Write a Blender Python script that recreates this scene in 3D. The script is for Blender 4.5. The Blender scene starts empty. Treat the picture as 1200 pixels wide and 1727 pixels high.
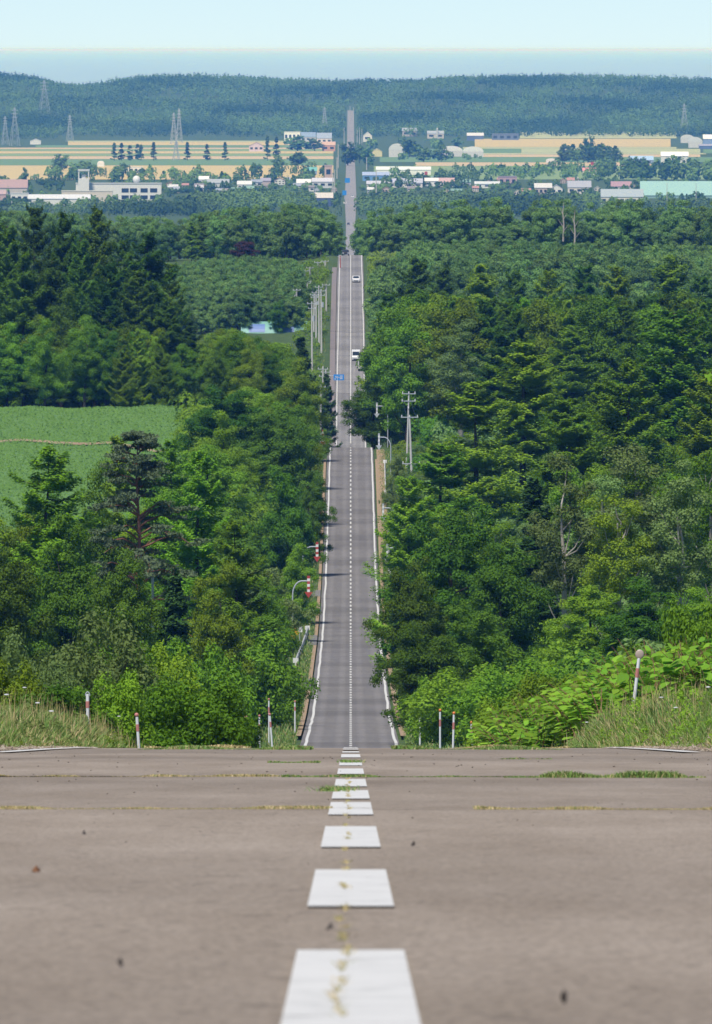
import bpy, math, random
import numpy as np
R = math.radians
SC = bpy.context.scene
F = 20000.0          # focal length in photo pixels (400 mm lens, 24 mm wide frame, 1200 px)
CX, Y0 = 591.0, 80.0 # vanishing column of the road and eye level in the photo
# ------------------------------------------------------------------ camera, sky, sun
cam_d = bpy.data.cameras.new('camera'); cam = bpy.data.objects.new('camera', cam_d)
SC.collection.objects.link(cam); SC.camera = cam
cam_d.sensor_fit = 'HORIZONTAL'; cam_d.sensor_width = 24; cam_d.lens = 400
cam_d.clip_start = 0.5; cam_d.clip_end = 3e6
cam.rotation_euler = (R(90) - math.atan((863.5 - Y0 - 3.3) / F), 0, -math.atan((600 - CX) / F))
cam_d.dof.use_dof = True; cam_d.dof.focus_distance = 220; cam_d.dof.aperture_fstop = 48
SUN_EL, SUN_AZ = R(60), R(-158)     # sun high, from the left and a little behind
W = bpy.data.worlds.new('World'); SC.world = W; W.use_nodes = True
nt = W.node_tree; bg = nt.nodes['Background']; sky = nt.nodes.new('ShaderNodeTexSky')
sky.sky_type = 'NISHITA'; sky.sun_disc = False; sky.sun_elevation = SUN_EL; sky.sun_rotation = SUN_AZ
sky.altitude = 5200; sky.air_density = 1.0; sky.dust_density = 0.5; sky.ozone_density = 4.8
nt.links.new(sky.outputs[0], bg.inputs[0]); bg.inputs[1].default_value = 0.057
sd = bpy.data.lights.new('sun', 'SUN'); sun = bpy.data.objects.new('sun', sd); SC.collection.objects.link(sun)
sd.energy = 2.5; sd.angle = R(10); sd.color = (1, .955, .89)
sun.rotation_euler = (R(90) - SUN_EL, 0, -SUN_AZ + R(180))
SC.view_settings.view_transform = 'Standard'; SC.view_settings.look = 'None'
SC.view_settings.gamma = 1; SC.view_settings.exposure = 0.95
SC.cycles.volume_bounces = 4; SC.cycles.max_bounces = 8; SC.cycles.diffuse_bounces = 5
HAZE_DENSITY = 3.9e-5; HAZE_COLOR = (.10, .335, 1.0)
# ------------------------------------------------------------------ helpers
COL = SC.collection
def tag(o, label=None, cat=None, group=None, kind=None):
    if label: o['label'] = label
    if cat: o['category'] = cat
    if group: o['group'] = group
    if kind: o['kind'] = kind
    return o
def empty(name, loc, rz=0, label=None, cat=None, group=None):
    o = bpy.data.objects.new(name, None); COL.objects.link(o); o.location = loc; o.rotation_euler = (0, 0, rz)
    o.empty_display_size = .5
    return tag(o, label, cat, group)
def link(name, mesh, parent=None, loc=None, **kw):
    o = bpy.data.objects.new(name, mesh); COL.objects.link(o)
    if parent: o.parent = parent
    if loc is not None: o.location = loc
    return tag(o, **kw) if kw else o
class MB:
    def __init__(s): s.v = []; s.f = []; s.m = []; s.n = 0
    def add(s, v, f, mat=0):
        v = np.asarray(v, float).reshape(-1, 3); s.v.append(v)
        if isinstance(f, np.ndarray): f = f + s.n; s.f.append(f); s.m.append(np.full(len(f), mat))
        else:
            for q in f: s.f.append(np.array([q]) + s.n); s.m.append(np.array([mat]))
        s.n += len(v); return s
    def mesh(s, name, *mats, smooth=False):
        me = bpy.data.meshes.new(name)
        V = np.concatenate(s.v).astype(np.float32)
        me.vertices.add(len(V)); me.vertices.foreach_set('co', V.ravel())
        lt = np.concatenate([np.full(len(f), f.shape[1]) for f in s.f]); li = np.concatenate([f.ravel() for f in s.f])
        me.loops.add(len(li)); me.loops.foreach_set('vertex_index', li.astype(np.int32))
        ls = np.concatenate([[0], np.cumsum(lt)[:-1]])
        me.polygons.add(len(lt)); me.polygons.foreach_set('loop_start', ls.astype(np.int32))
        me.polygons.foreach_set('loop_total', lt.astype(np.int32))
        me.polygons.foreach_set('material_index', np.concatenate(s.m).astype(np.int32))
        me.polygons.foreach_set('use_smooth', np.full(len(lt), smooth))
        for m in mats: me.materials.append(m)
        me.update(calc_edges=True); me.validate()
        return me
    def box(s, c, sz, rz=0, mat=0):
        x, y, z = [a / 2 for a in sz]; P = np.array([[i, j, k] for i in (-x, x) for j in (-y, y) for k in (-z, z)])
        if rz: cs, sn = math.cos(rz), math.sin(rz); P[:, :2] = P[:, :2] @ np.array([[cs, sn], [-sn, cs]])
        return s.add(P + np.array(c), np.array([[0,1,3,2],[4,6,7,5],[0,4,5,1],[2,3,7,6],[0,2,6,4],[1,5,7,3]]), mat)
    def tube(s, pts, rad, n=6, mat=0):
        P = np.array(pts, float); k = len(P); rad = np.broadcast_to(rad, k)
        T = np.gradient(P, axis=0); T /= np.linalg.norm(T, axis=1)[:, None] + 1e-9
        ref = np.where(np.abs(T[:, 2:3]) > .9, np.array([[1., 0, 0]]), np.array([[0, 0, 1.]]))
        A = np.cross(T, ref); A /= np.linalg.norm(A, axis=1)[:, None] + 1e-9; B = np.cross(T, A)
        for i in range(1, k):
            a = A[i-1] - T[i] * (A[i-1] @ T[i]); A[i] = a / (np.linalg.norm(a) + 1e-9); B[i] = np.cross(T[i], A[i])
        an = np.arange(n) / n * 2 * math.pi
        V = P[:, None] + rad[:, None, None] * (np.cos(an)[None, :, None] * A[:, None] + np.sin(an)[None, :, None] * B[:, None])
        i = np.arange(k - 1)[:, None] * n; j = np.arange(n)[None]; j2 = (j + 1) % n
        f = np.stack([i + j, i + j2, i + n + j2, i + n + j], -1).reshape(-1, 4)
        s.add(V.reshape(-1, 3), f, mat)
        s.add(V[-1], np.array([list(range(n))]), mat); s.add(V[0], np.array([list(range(n))[::-1]]), mat)
        return s
    def prism(s, prof, y0, y1, mat=0):   # profile in x,z swept along y
        n = len(prof); V = [(x, y0, z) for x, z in prof] + [(x, y1, z) for x, z in prof]
        s.add(V, [[i, (i+1) % n, n + (i+1) % n, n + i] for i in range(n)], mat)
        s.add(V[:n], [list(range(n))[::-1]], mat); s.add(V[n:], [list(range(n))], mat); return s
    def sphere(s, c, r, nu=10, nv=6, mat=0):
        r = np.broadcast_to(r, 3); V = []
        for j in range(nv + 1):
            th = math.pi * j / nv
            for i in range(nu):
                ph = 2 * math.pi * i / nu; V.append((c[0]+r[0]*math.sin(th)*math.cos(ph), c[1]+r[1]*math.sin(th)*math.sin(ph), c[2]+r[2]*math.cos(th)))
        f = np.array([[j*nu+i, (j+1)*nu+i, (j+1)*nu+(i+1) % nu, j*nu+(i+1) % nu] for j in range(nv) for i in range(nu)])
        return s.add(V, f, mat)
def build(mb, name, mats, parent=None, smooth=False, loc=None, **kw):
    if not isinstance(mats, (list, tuple)): mats = [mats]
    return link(name, mb.mesh(name, *mats, smooth=smooth), parent, loc, **kw)
# ------------------------------------------------------------------ road profile and ground height
KN = [(-40,1.92),(0,-.326),(16,-1.224),(60,-3.692),(100,-5.936),(150,-8.85),(180,-10.7),(230,-14.0),(300,-18.4),(400,-24.6),
 (520,-31.5),(600,-36.2),(690,-41.2),(760,-44.9),(828,-48.0),(947,-52.9),(1135,-58.8),(1300,-62.7),(1400,-63.2),(1500,-62.2),
 (1600,-60.6),(1700,-58.75),(1740,-58.55),(1770,-59.6),(1850,-62.9),(2000,-69.2),(2200,-77.5),(2350,-81.8),(2420,-82.2),(2470,-80.4),
 (2550,-74.6),(2650,-66.6),(2750,-61.2),(2900,-56.2),(2990,-53.9),(3050,-53.3),(3100,-53.8),(3200,-56.3),(3500,-63.5),(3800,-70.5),
 (4400,-83),(5000,-94),(6500,-116.5),(7000,-120),(15600,-120),(16000,-115),(16500,-106),(17000,-98),(17500,-91),(17700,-90),(18500,-88),(19500,-60),(21000,-110),(23000,-160),(30000,-190)]
KD = np.array([a for a, b in KN], float); KZ = np.array([b for a, b in KN], float)
_h = np.diff(KD); _d = np.diff(KZ) / _h; _m = np.zeros(len(KD)); _m[0] = _d[0]; _m[-1] = _d[-1]
for _i in range(1, len(KD) - 1):
    if _d[_i-1] * _d[_i] > 0:
        w1 = 2*_h[_i] + _h[_i-1]; w2 = _h[_i] + 2*_h[_i-1]; _m[_i] = (w1+w2) / (w1/_d[_i-1] + w2/_d[_i])
def roadz(D):
    D = np.asarray(D, float); i = np.clip(np.searchsorted(KD, D) - 1, 0, len(KD) - 2)
    h = _h[i]; t = (D - KD[i]) / h; t2 = t*t; t3 = t2*t
    return (2*t3-3*t2+1)*KZ[i] + (t3-2*t2+t)*h*_m[i] + (-2*t3+3*t2)*KZ[i+1] + (t3-t2)*h*_m[i+1]
OFFL = np.array([(0,0),(100,.08),(125,.22),(160,.32),(220,.36),(700,0),(900,.6),(1050,2.5),(1180,7.0),(1300,9.6),(1400,10.6),(1500,9.6),(1600,8.0),(1720,6.2),(1900,6),(2100,6),(2400,5),(2600,0),(2720,-2.6),(2900,-5),(3000,-4.5),(3120,-1),(3300,0),(1e7,0)])
OFFR = np.array([(0,0),(100,.12),(125,.36),(160,.52),(220,.52),(600,1),(800,3.5),(900,4.6),(1100,6),(1300,6),(1500,4.5),(1740,2),(2000,6),(2200,12),(2400,14),(2600,8),(2900,2),(3100,0),(1e7,0)])
RIDGE = np.array([(-600,128),(0,118),(60,124),(106,139),(150,140),(200,128),(260,122),(330,121),(420,124),(500,129),(570,131),(620,129),(700,130),(760,124),(900,121),(1000,121),(1080,123),(1200,127),(1800,124)])
def wob(x, D): return np.sin(x*.31+D*.017)*.5 + np.sin(x*.13-D*.041+1)*.5 + np.sin(x*.71+D*.11+2)*.25
def ground(x, D):
    x = np.asarray(x, float); D = np.asarray(D, float); x, D = np.broadcast_arrays(x, D)
    z = roadz(D) - .06
    a = np.abs(x); nr = np.clip((D-200)/400, 0, 1); t = np.clip((a - 3.5 - .8*nr) / (.75+10.95*nr), 0, 1); t = t*t*(3-2*t)
    off = np.where(x < 0, np.interp(D, OFFL[:, 0], OFFL[:, 1]), np.interp(D, OFFR[:, 0], OFFR[:, 1]))
    z = z + off*t + wob(x, D) * .35 * np.clip((a-5)/6, 0, 1) * np.clip((D-60)/200, .0, 1) * (D < 7000)
    # hills
    px = CX + x * F / np.maximum(D, 1); yr = np.interp(px, RIDGE[:, 0], RIDGE[:, 1]) + 13
    prof = np.interp(D, [15600, 16300, 16900, 17500, 17900, 18600, 19500, 21000, 23500, 30000],
                        [-120, -105, -97, -85, -82, -70, 0, -45, -110, -60])
    zr = -(yr - Y0) / F * 19500
    k = np.clip((D - 17900) / 1600, 0, 1); k = k*k*(3-2*k)
    hill = np.where(D < 19500, (np.minimum(prof, -70))*(1-k) + zr*k, zr + np.minimum(0, prof))
    hill = hill + (np.sin(x*.009+D*.0043)*6 + np.sin(x*.021-D*.0061)*4) * np.clip((D-16200)/600, 0, 1) * (1-k)
    s = np.clip((a - 12) / 40, 0, 1); s = np.where(D > 17600, 1, s)
    return np.where(D > 15600, z*(1-s) + hill*s, z)
def gz(x, D): return float(ground(x, D))
def X(px, D): return (px - CX) * D / F
def Zy(y, D): return -(y - Y0) * D / F
def Dplain(y): return 120 * F / (y - Y0)
# ------------------------------------------------------------------ materials
def nodes(name):
    m = bpy.data.materials.new(name); m.use_nodes = True; t = m.node_tree
    return m, t, t.nodes['Principled BSDF'], t.nodes['Material Output']
def N(t, typ, **kw):
    n = t.nodes.new(typ)
    for k, v in kw.items(): setattr(n, k, v)
    return n
def mixc(t, fac, a, b, mode='MIX'):
    n = N(t, 'ShaderNodeMix', data_type='RGBA', blend_type=mode)
    for s, v in ((0, fac), (6, a), (7, b)):
        if hasattr(v, 'is_output') or isinstance(v, bpy.types.NodeSocket): t.links.new(v, n.inputs[s])
        elif s == 0: n.inputs[0].default_value = v
        else: n.inputs[s].default_value = (*v, 1)
    return n.outputs[2]
def noise(t, scale, detail=3, rough=.55, vec=None, obj=True, dims=(1, 1, 1)):
    tc = N(t, 'ShaderNodeTexCoord'); mp = N(t, 'ShaderNodeMapping'); mp.inputs['Scale'].default_value = dims
    t.links.new(tc.outputs['Object'], mp.inputs[0])
    n = N(t, 'ShaderNodeTexNoise'); n.inputs['Scale'].default_value = scale; n.inputs['Detail'].default_value = detail
    n.inputs['Roughness'].default_value = rough; t.links.new(mp.outputs[0], n.inputs['Vector']); return n.outputs[0]
def ramp(t, val, stops):
    r = N(t, 'ShaderNodeValToRGB'); e = r.color_ramp.elements
    while len(e) < len(stops): e.new(.5)
    for q, (p, c) in zip(e, stops): q.position = p; q.color = (*c, 1) if len(c) == 3 else c
    t.links.new(val, r.inputs[0]); return r.outputs[0]
g3 = lambda v: (v, v, v)
def bump(t, b, h, dist, st=.5):
    n = N(t, 'ShaderNodeBump'); n.inputs['Strength'].default_value = st; n.inputs['Distance'].default_value = dist
    t.links.new(h, n.inputs['Height']); t.links.new(n.outputs[0], b.inputs['Normal'])
def plain(name, c, rough=.7, var=.15, scale=1.5, metal=0):
    m, t, b, o = nodes(name); n = noise(t, scale, 4)
    t.links.new(mixc(t, n, tuple(x*(1-var) for x in c), tuple(min(1, x*(1+var)) for x in c)), b.inputs['Base Color'])
    b.inputs['Roughness'].default_value = rough; b.inputs['Metallic'].default_value = metal; return m
def foliage(name, dark, light, transl=.33, hue=.03):
    dark = tuple(.70*a+.38*b_ for a, b_ in zip(dark, light)); light = tuple(1.02*a for a in light)
    m, t, b, o = nodes(name)
    g = N(t, 'ShaderNodeNewGeometry'); oi = N(t, 'ShaderNodeObjectInfo')
    c = mixc(t, g.outputs['Random Per Island'], dark, light)
    c2 = mixc(t, ramp(t, noise(t, .35, 2), [(.35, g3(0)), (.65, g3(1))]), dark, light)
    hs = N(t, 'ShaderNodeHueSaturation'); mr = N(t, 'ShaderNodeMapRange')
    mr.inputs[3].default_value = .5 - hue*.8; mr.inputs[4].default_value = .5 + hue*.5
    t.links.new(oi.outputs['Random'], mr.inputs[0]); t.links.new(mr.outputs[0], hs.inputs['Hue'])
    mv = N(t, 'ShaderNodeMapRange'); mv.inputs[3].default_value = .72; mv.inputs[4].default_value = 1.3
    ml = N(t, 'ShaderNodeMath', operation='MULTIPLY'); ml.inputs[1].default_value = 7.31
    fr = N(t, 'ShaderNodeMath', operation='FRACT'); t.links.new(oi.outputs['Random'], ml.inputs[0]); t.links.new(ml.outputs[0], fr.inputs[0])
    t.links.new(fr.outputs[0], mv.inputs[0]); t.links.new(mv.outputs[0], hs.inputs['Value'])
    hs.inputs['Saturation'].default_value = 1.0
    c3 = mixc(t, .35, c, c2); t.links.new(c3, hs.inputs['Color'])
    t.links.new(hs.outputs[0], b.inputs['Base Color']); b.inputs['Roughness'].default_value = .6
    b.inputs['Specular IOR Level'].default_value = .08
    tr = N(t, 'ShaderNodeBsdfTranslucent'); t.links.new(hs.outputs[0], tr.inputs[0])
    mx = N(t, 'ShaderNodeMixShader'); mx.inputs[0].default_value = transl
    t.links.new(b.outputs[0], mx.inputs[1]); t.links.new(tr.outputs[0], mx.inputs[2]); t.links.new(mx.outputs[0], o.inputs[0])
    return m
M = {}
M['leaf'] = foliage('leaf_green', (0.060, 0.138, 0.010), (0.222, 0.375, 0.028))
M['leafdark'] = foliage('leaf_dark', (0.031, 0.088, 0.009), (0.128, 0.258, 0.023))
M['leafbright'] = foliage('leaf_bright', (0.069, 0.155, 0.011), (0.172, 0.322, 0.025))
M['leafgrey'] = foliage('leaf_grey', (0.082, 0.155, 0.040), (0.215, 0.33, 0.095))
M['leafred'] = foliage('leaf_red', (.07, .04, .03), (.13, .065, .045))
M['larch'] = foliage('larch_needles', (0.075, 0.165, 0.009), (0.240, 0.420, 0.028))
M['larchdark'] = foliage('dark_larch_needles', (.034, .086, .009), (.120, .245, .022))
M['spruce'] = foliage('spruce_needles', (0.024, 0.062, 0.016), (0.068, 0.146, 0.030), .1)
M['pineneedle'] = foliage('pine_needles', (.05, .085, .035), (.12, .16, .085), .2)
M['knot'] = foliage('knotweed_leaf', (.10, .24, .025), (.25, .46, .045), .4)
M['mid'] = foliage('leaf_hazy', (0.062, 0.142, 0.038), (0.195, 0.340, 0.085), .2, .02)  # brightened, bluish leaf colour imitating distance haze
M['far'] = foliage('leaf_far', (0.036, 0.088, 0.025), (0.145, 0.250, 0.060), .2, .02)
M['bark'] = plain('bark', (.07, .055, .045), .9, .4, 4)
M['birchbark'] = plain('birch_bark', (.42, .38, .33), .8, .3, 2)
M['pinebark'] = plain('pine_bark', (.26, .12, .075), .9, .35, 3)
M['faded'] = plain('faded_red', (.50, .20, .17), .7, .3, 5)
M['galv'] = plain('galvanised_steel', (.42, .46, .5), .5, .1, 3)
M['conc'] = plain('pole_concrete', (.52, .51, .49), .9, .15, 2)
M['white'] = plain('white_paint', (.72, .73, .73), .6, .12, 3)
M['red'] = plain('red_paint', (.42, .06, .045), .5, .2, 3)
M['orange'] = plain('orange_plastic', (.75, .22, .05), .5, .1, 3)
M['reflect'] = plain('reflector', (.42, .34, .28), .4, .1, 5)
M['yellow'] = plain('yellow_sign', (.75, .38, .02), .5, .1, 3)
M['black'] = plain('black_paint', (.02, .02, .02), .5, .1, 3)
M['blue'] = plain('blue_sign', (.03, .24, .68), .5, .08, 2)
M['glass'] = plain('dark_glass', (.03, .04, .05), .15, .2, 3)
M['tyre'] = plain('tyre_rubber', (.02, .02, .02), .9, .2, 9)
def cm(name, c, rough=.8, var=.12):
    if name not in M: M[name] = plain(name, c, rough, var, .6)
    return M[name]
# asphalt: pale worn surface near, cooler grey patches, wheel tracks and transverse cracks
def asphalt(name, base, warm, tracks):
    m, t, b, o = nodes(name)
    c = mixc(t, ramp(t, noise(t, 1.6, 5, .65, dims=(1, .10, 1)), [(.3, g3(0)), (.7, g3(1))]), base, warm)
    fine = ramp(t, noise(t, 70, 3, .75, dims=(1, .22, 1)), [(.3, g3(.60)), (.5, g3(1)), (.72, g3(1.32))]); c = mixc(t, 1, c, fine, 'MULTIPLY')
    pit = ramp(t, noise(t, 14, 2, .5, dims=(1, .3, 1)), [(.30, g3(.5)), (.36, g3(1))]); c = mixc(t, .6, c, pit, 'MULTIPLY')
    pat = ramp(t, noise(t, .05, 2, .5, dims=(.6, 1, 1)), [(.40, g3(.84)), (.5, g3(1)), (.6, g3(1.07))]); c = mixc(t, 1, c, pat, 'MULTIPLY')
    tc = N(t, 'ShaderNodeTexCoord'); sx = N(t, 'ShaderNodeSeparateXYZ'); t.links.new(tc.outputs['Object'], sx.inputs[0])
    def m2(op, a, bb):
        n = N(t, 'ShaderNodeMath', operation=op)
        for i, v in enumerate((a, bb)):
            if v is None: continue
            if isinstance(v, (int, float)): n.inputs[i].default_value = v
            else: t.links.new(v, n.inputs[i])
        return n.outputs[0]
    if tracks:
        a = m2('ABSOLUTE', sx.outputs[0], None); w = m2('SINE', m2('MULTIPLY', m2('ADD', a, -.4), 4.2), None)
        tr = ramp(t, w, [(0, g3(.93)), (.9, g3(1.10))]); c = mixc(t, 1, c, tr, 'MULTIPLY')
    # cracks across, slightly wandering
    wv = m2('ADD', m2('MULTIPLY', sx.outputs[1], 1.0), m2('MULTIPLY', noise(t, .8, 4, .7, dims=(1, .02, 1)), .5 if not tracks else 3))
    per = 10.4 if not tracks else 47.0
    fr = m2('FRACT', m2('DIVIDE', wv, per), None)
    wd = (.0016 if not tracks else .010)
    ck = ramp(t, fr, [(0, g3(.45)), (wd, g3(.5)), (wd*1.6, g3(1))]); c = mixc(t, .8, c, ck, 'MULTIPLY')
    t.links.new(c, b.inputs['Base Color']); b.inputs['Roughness'].default_value = .88; b.inputs['Specular IOR Level'].default_value = .25
    bump(t, b, noise(t, 45, 3, .6), .01, .35); return m
M['asph_near'] = asphalt('old_asphalt', (.232, .188, .145), (.326, .273, .222), False)
M['asph_far'] = asphalt('grey_asphalt', (.170, .160, .158), (.205, .194, .190), True)
m, t, b, o = nodes('line_paint')
wear = ramp(t, noise(t, 9, 5, .7), [(.30, g3(.28)), (.37, g3(.54)), (.5, g3(.62)), (.7, g3(.67))]); t.links.new(mixc(t, 1, wear, (1, .99, .95), 'MULTIPLY'), b.inputs['Base Color'])
b.inputs['Roughness'].default_value = .8; M['paint'] = m
m, t, b, o = nodes('ground_grass')
c = ramp(t, noise(t, .35, 6, .65), [(.3, (.03, .06, .012)), (.5, (.055, .10, .02)), (.7, (.10, .14, .035))])
c = mixc(t, ramp(t, noise(t, 3, 4), [(.4, g3(0)), (.7, g3(.6))]), c, (.05, .1, .02))
t.links.new(c, b.inputs['Base Color']); b.inputs['Roughness'].default_value = .95; bump(t, b, noise(t, 4, 4), .2, .6); M['grass'] = m
m, t, b, o = nodes('grass_blade')
gi = N(t, 'ShaderNodeNewGeometry')
c = ramp(t, gi.outputs['Random Per Island'], [(0, (.06, .14, .02)), (.5, (.13, .25, .035)), (.75, (.22, .30, .07)), (.9, (.34, .30, .12)), (1, (.42, .36, .18))])
t.links.new(c, b.inputs['Base Color']); b.inputs['Roughness'].default_value = .7; M['blade'] = m
m, t, b, o = nodes('dry_blade')
gi = N(t, 'ShaderNodeNewGeometry')
c = ramp(t, gi.outputs['Random Per Island'], [(0, (.16, .20, .05)), (.3, (.32, .29, .10)), (.7, (.50, .38, .17)), (1, (.6, .48, .27))])
t.links.new(c, b.inputs['Base Color']); b.inputs['Roughness'].default_value = .7; M['dry'] = m
m, t, b, o = nodes('gravel'); gi = N(t, 'ShaderNodeNewGeometry')
c = ramp(t, gi.outputs['Random Per Island'], [(0, (.08, .07, .06)), (.4, (.22, .17, .12)), (.8, (.33, .27, .20)), (1, (.48, .43, .36))])
t.links.new(c, b.inputs['Base Color']); b.inputs['Roughness'].default_value = .9; M['gravel'] = m
M['soil'] = plain('dry_soil', (.34, .24, .15), .95, .3, 2)
# ------------------------------------------------------------------ terrain, sea, road
def arr(*segs):
    return np.concatenate([np.arange(a, b, s) for a, b, s in segs])
Ds = arr((-12, 60, 3), (60, 240, 1.5), (240, 900, 8), (900, 1680, 12), (1680, 1800, 4), (1800, 3300, 12), (3300, 7200, 60), (7200, 15600, 300), (15600, 23000, 70), (23000, 30001, 1000))
xs = np.array([3.2, 3.7, 4.2, 4.7, 5.3, 6, 7, 8, 9.5, 11, 13, 15, 17, 20, 24, 29, 35, 43, 52, 64, 80, 100, 125, 160, 200, 240, 280, 320, 360, 400, 440, 480, 520, 560, 600, 650, 720, 850, 1100, 1600, 2500, 4500])
xs = np.concatenate([-xs[::-1], [-1.5, 0, 1.5], xs])
def sheet(xa, Da, zf, name, mat, **kw):
    XX, DD = np.meshgrid(xa, Da); ZZ = zf(XX, DD); nx, nd = len(xa), len(Da)
    i = np.arange(nd-1)[:, None]*nx; j = np.arange(nx-1)[None]
    f = np.stack([i+j, i+j+1, i+nx+j+1, i+nx+j], -1).reshape(-1, 4)
    return build(MB().add(np.stack([XX, DD, ZZ], -1), f), name, mat, smooth=True, **kw)
sheet(xs, Ds, lambda x, D: ground(x, D) - .25*np.clip((4.4-np.abs(x))/.8, 0, 1), 'ground', M['grass'], kind='structure')
m, t, b, o = nodes('sea_water'); b.inputs['Roughness'].default_value = .3
t.links.new(mixc(t, noise(t, .0004, 4, dims=(1, .06, 1)), (.42, .60, .78), (.50, .68, .86)), b.inputs['Base Color']); bump(t, b, noise(t, .02, 4), 4, .5)
build(MB().add([(-5e4, 19000, -70), (5e4, 19000, -70), (5e4, 1.2e6, -70), (-5e4, 1.2e6, -70)], [[0,1,2,3]]), 'sea', m, kind='structure')
def hw(D): return np.interp(D, [0, 90, 2450, 2550, 3050, 3200, 8000, 9500, 1e6], [3.25, 3.25, 3.3, 3.25, 3.15, 2.9, 3.0, 4.6, 4.6])
def strip(D0, D1, c0, c1, lift, name, mat, sub=4, **kw):
    Da = Ds[(Ds > D0) & (Ds < D1)]; Da = np.concatenate([[D0], Da, [D1]])
    V = []
    for k in range(sub+1):
        f = k/sub; c0v = c0(Da) if callable(c0) else c0; c1v = c1(Da) if callable(c1) else c1
        x = c0v + (c1v-c0v)*f + 0*Da; V.append(np.stack([x, Da, roadz(Da)+lift+0*Da], -1))
    V = np.stack(V, 1); n = sub+1; i = np.arange(len(Da)-1)[:, None]*n; j = np.arange(sub)[None]
    return V.reshape(-1, 3), np.stack([i+j, i+j+1, i+n+j+1, i+n+j], -1).reshape(-1, 4)
V, f = strip(-12, 400, -3.6, 3.6, 0, '', None); build(MB().add(V, f), 'road', M['asph_near'], smooth=True, kind='structure')
V, f = strip(400, 2000, lambda D: -hw(D)-.1, hw, 0, '', None); build(MB().add(V, f), 'road', M['asph_far'], smooth=True, kind='structure')
V, f = strip(2000, 6000, lambda D: -hw(D)-.1, hw, 0, '', None); build(MB().add(V, f), 'road', asphalt('hazy_asphalt', (.205, .198, .196), (.250, .240, .238), True), smooth=True, kind='structure')  # paler tone puts distance haze into the asphalt colour
V, f = strip(6000, 17600, lambda D: -hw(D)-.1, hw, 0, '', None); build(MB().add(V, f), 'road', plain('town_asphalt', (.27, .26, .26), .9, .2, .02), smooth=True, kind='structure')
cl = MB()
lines = [(9.5,16.2),(19.9,24.6),(28.8,34.1),(38.1,43.5),(45.3,50.3),(53,59),(64,70),(74,80),(87,94.5)] + [(100+10*k, 105+10*k) for k in range(235)] + [(2450, 6400)]
for a, b_ in lines: cl.add(*strip(a, b_, -.073 if a < 700 else -.09, .073 if a < 700 else .09, .004 if a < 110 else .012, '', None, sub=1))
build(cl, 'centre_line', M['paint'], kind='structure')
el = MB()
rj = random.Random(3)
for s in (-1, 1):
    Da = arr((99, 760, 8), (760, 1760, 14), (1760, 7000, 60))
    w = np.array([rj.uniform(-.05, .05) for _ in Da]); xc = lambda D, s=s, Da=Da, w=w: s*(2.9+np.clip((D-150)/300, 0, 1)*.1-np.clip((D-2450)/500, 0, 1)*.25) + np.interp(D, Da, w)
    el.add(*strip(99, 6900, lambda D: xc(D)-.075, lambda D: xc(D)+.075+ .05*(D > 700), .012, '', None, sub=1))
build(el, 'edge_line', M['paint'], kind='structure')
for Dc, w_ in ((40.6, .05), (61.4, .09), (84.5, .10)):
    xx = np.linspace(-3.5, 3.5, 60); jx = np.cumsum(rj.gauss(0, .02) for _ in range(0)) if 0 else np.array([.12*math.sin(x*2.1+Dc)+.05*math.sin(x*7+Dc) for x in xx]); wv = np.array([w_*rj.uniform(.15, 1) for _ in xx])
    V = np.concatenate([np.stack([xx, Dc+jx-wv, roadz(Dc+jx-wv)+.006], -1), np.stack([xx, Dc+jx+wv, roadz(Dc+jx+wv)+.006], -1)]); build(MB().add(V, [[k, k+1, 61+k, 60+k] for k in range(59)]), 'road_crack', cm('crack_dirt', (.13, .095, .05), .9, .5), kind='structure')
m_pave = plain('pinkish_pavement', (.22, .19, .185), .9, .15, .5)
V, f = strip(2440, 2960, -4.6, -3.42, .12, '', None, sub=1)
mb = MB().add(V, f); V2, f2 = strip(2440, 2960, -3.44, -3.42, -.05, '', None, sub=1); V2[1::2, 2] += .17; mb.add(V2, f2); build(mb, 'pavement', m_pave, kind='structure')
V, f = strip(1480, 1735, 3.75, 4.9, .03, '', None, sub=1); build(MB().add(V, f), 'gravel_shoulder', M['soil'], kind='structure')
for s in (-1, 1):
    V, f = strip(830, 1700, s*3.5, s*3.9 if s > 0 else s*3.85, .02, '', None, sub=1); build(MB().add(V, f[:, ::s]), 'dirt_edge', M['soil'], kind='structure')
for s in (-1, 1):
    V, f = strip(84, 230, s*3.28, s*3.75, .015, '', None, sub=1); build(MB().add(V, f[:, ::s]), 'dirt_edge', M['soil'], kind='structure')
for D0, D1 in ((1368, 1385), (1215, 1255), (1040, 1075)):
    V, f = strip(D0, D1, -7.5, -3.5, .03, '', None, sub=1); build(MB().add(V, f), 'driveway', M['asph_far'], kind='structure')
# crop field on the left plateau, with its earth track
m, t, b, o = nodes('crop_leaves')
c = ramp(t, noise(t, 1.6, 5, .7), [(.32, (.07, .15, .03)), (.5, (.12, .24, .05)), (.68, (.19, .34, .09))])
t.links.new(c, b.inputs['Base Color']); b.inputs['Roughness'].default_value = .7; bump(t, b, noise(t, 2.2, 4), .3, 1); M['crop'] = m
Dd = arr((1190, 1725, 3)); V = []; nU = 40
for D_ in Dd:
    xe = -.0142*D_; xx = np.linspace(-75, xe, nU); V.append(np.stack([xx, xx*0+D_, ground(xx, D_)+.42+.10*np.sin(xx*3.1)*np.sin(D_*.9)], -1))
i = np.arange(len(Dd)-1)[:, None]*nU; j = np.arange(nU-1)[None]
build(MB().add(np.concatenate(V), np.stack([i+j, i+j+1, i+nU+j+1, i+nU+j], -1).reshape(-1, 4)), 'crop_field', M['crop'], smooth=True, kind='structure')
V = []
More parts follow.
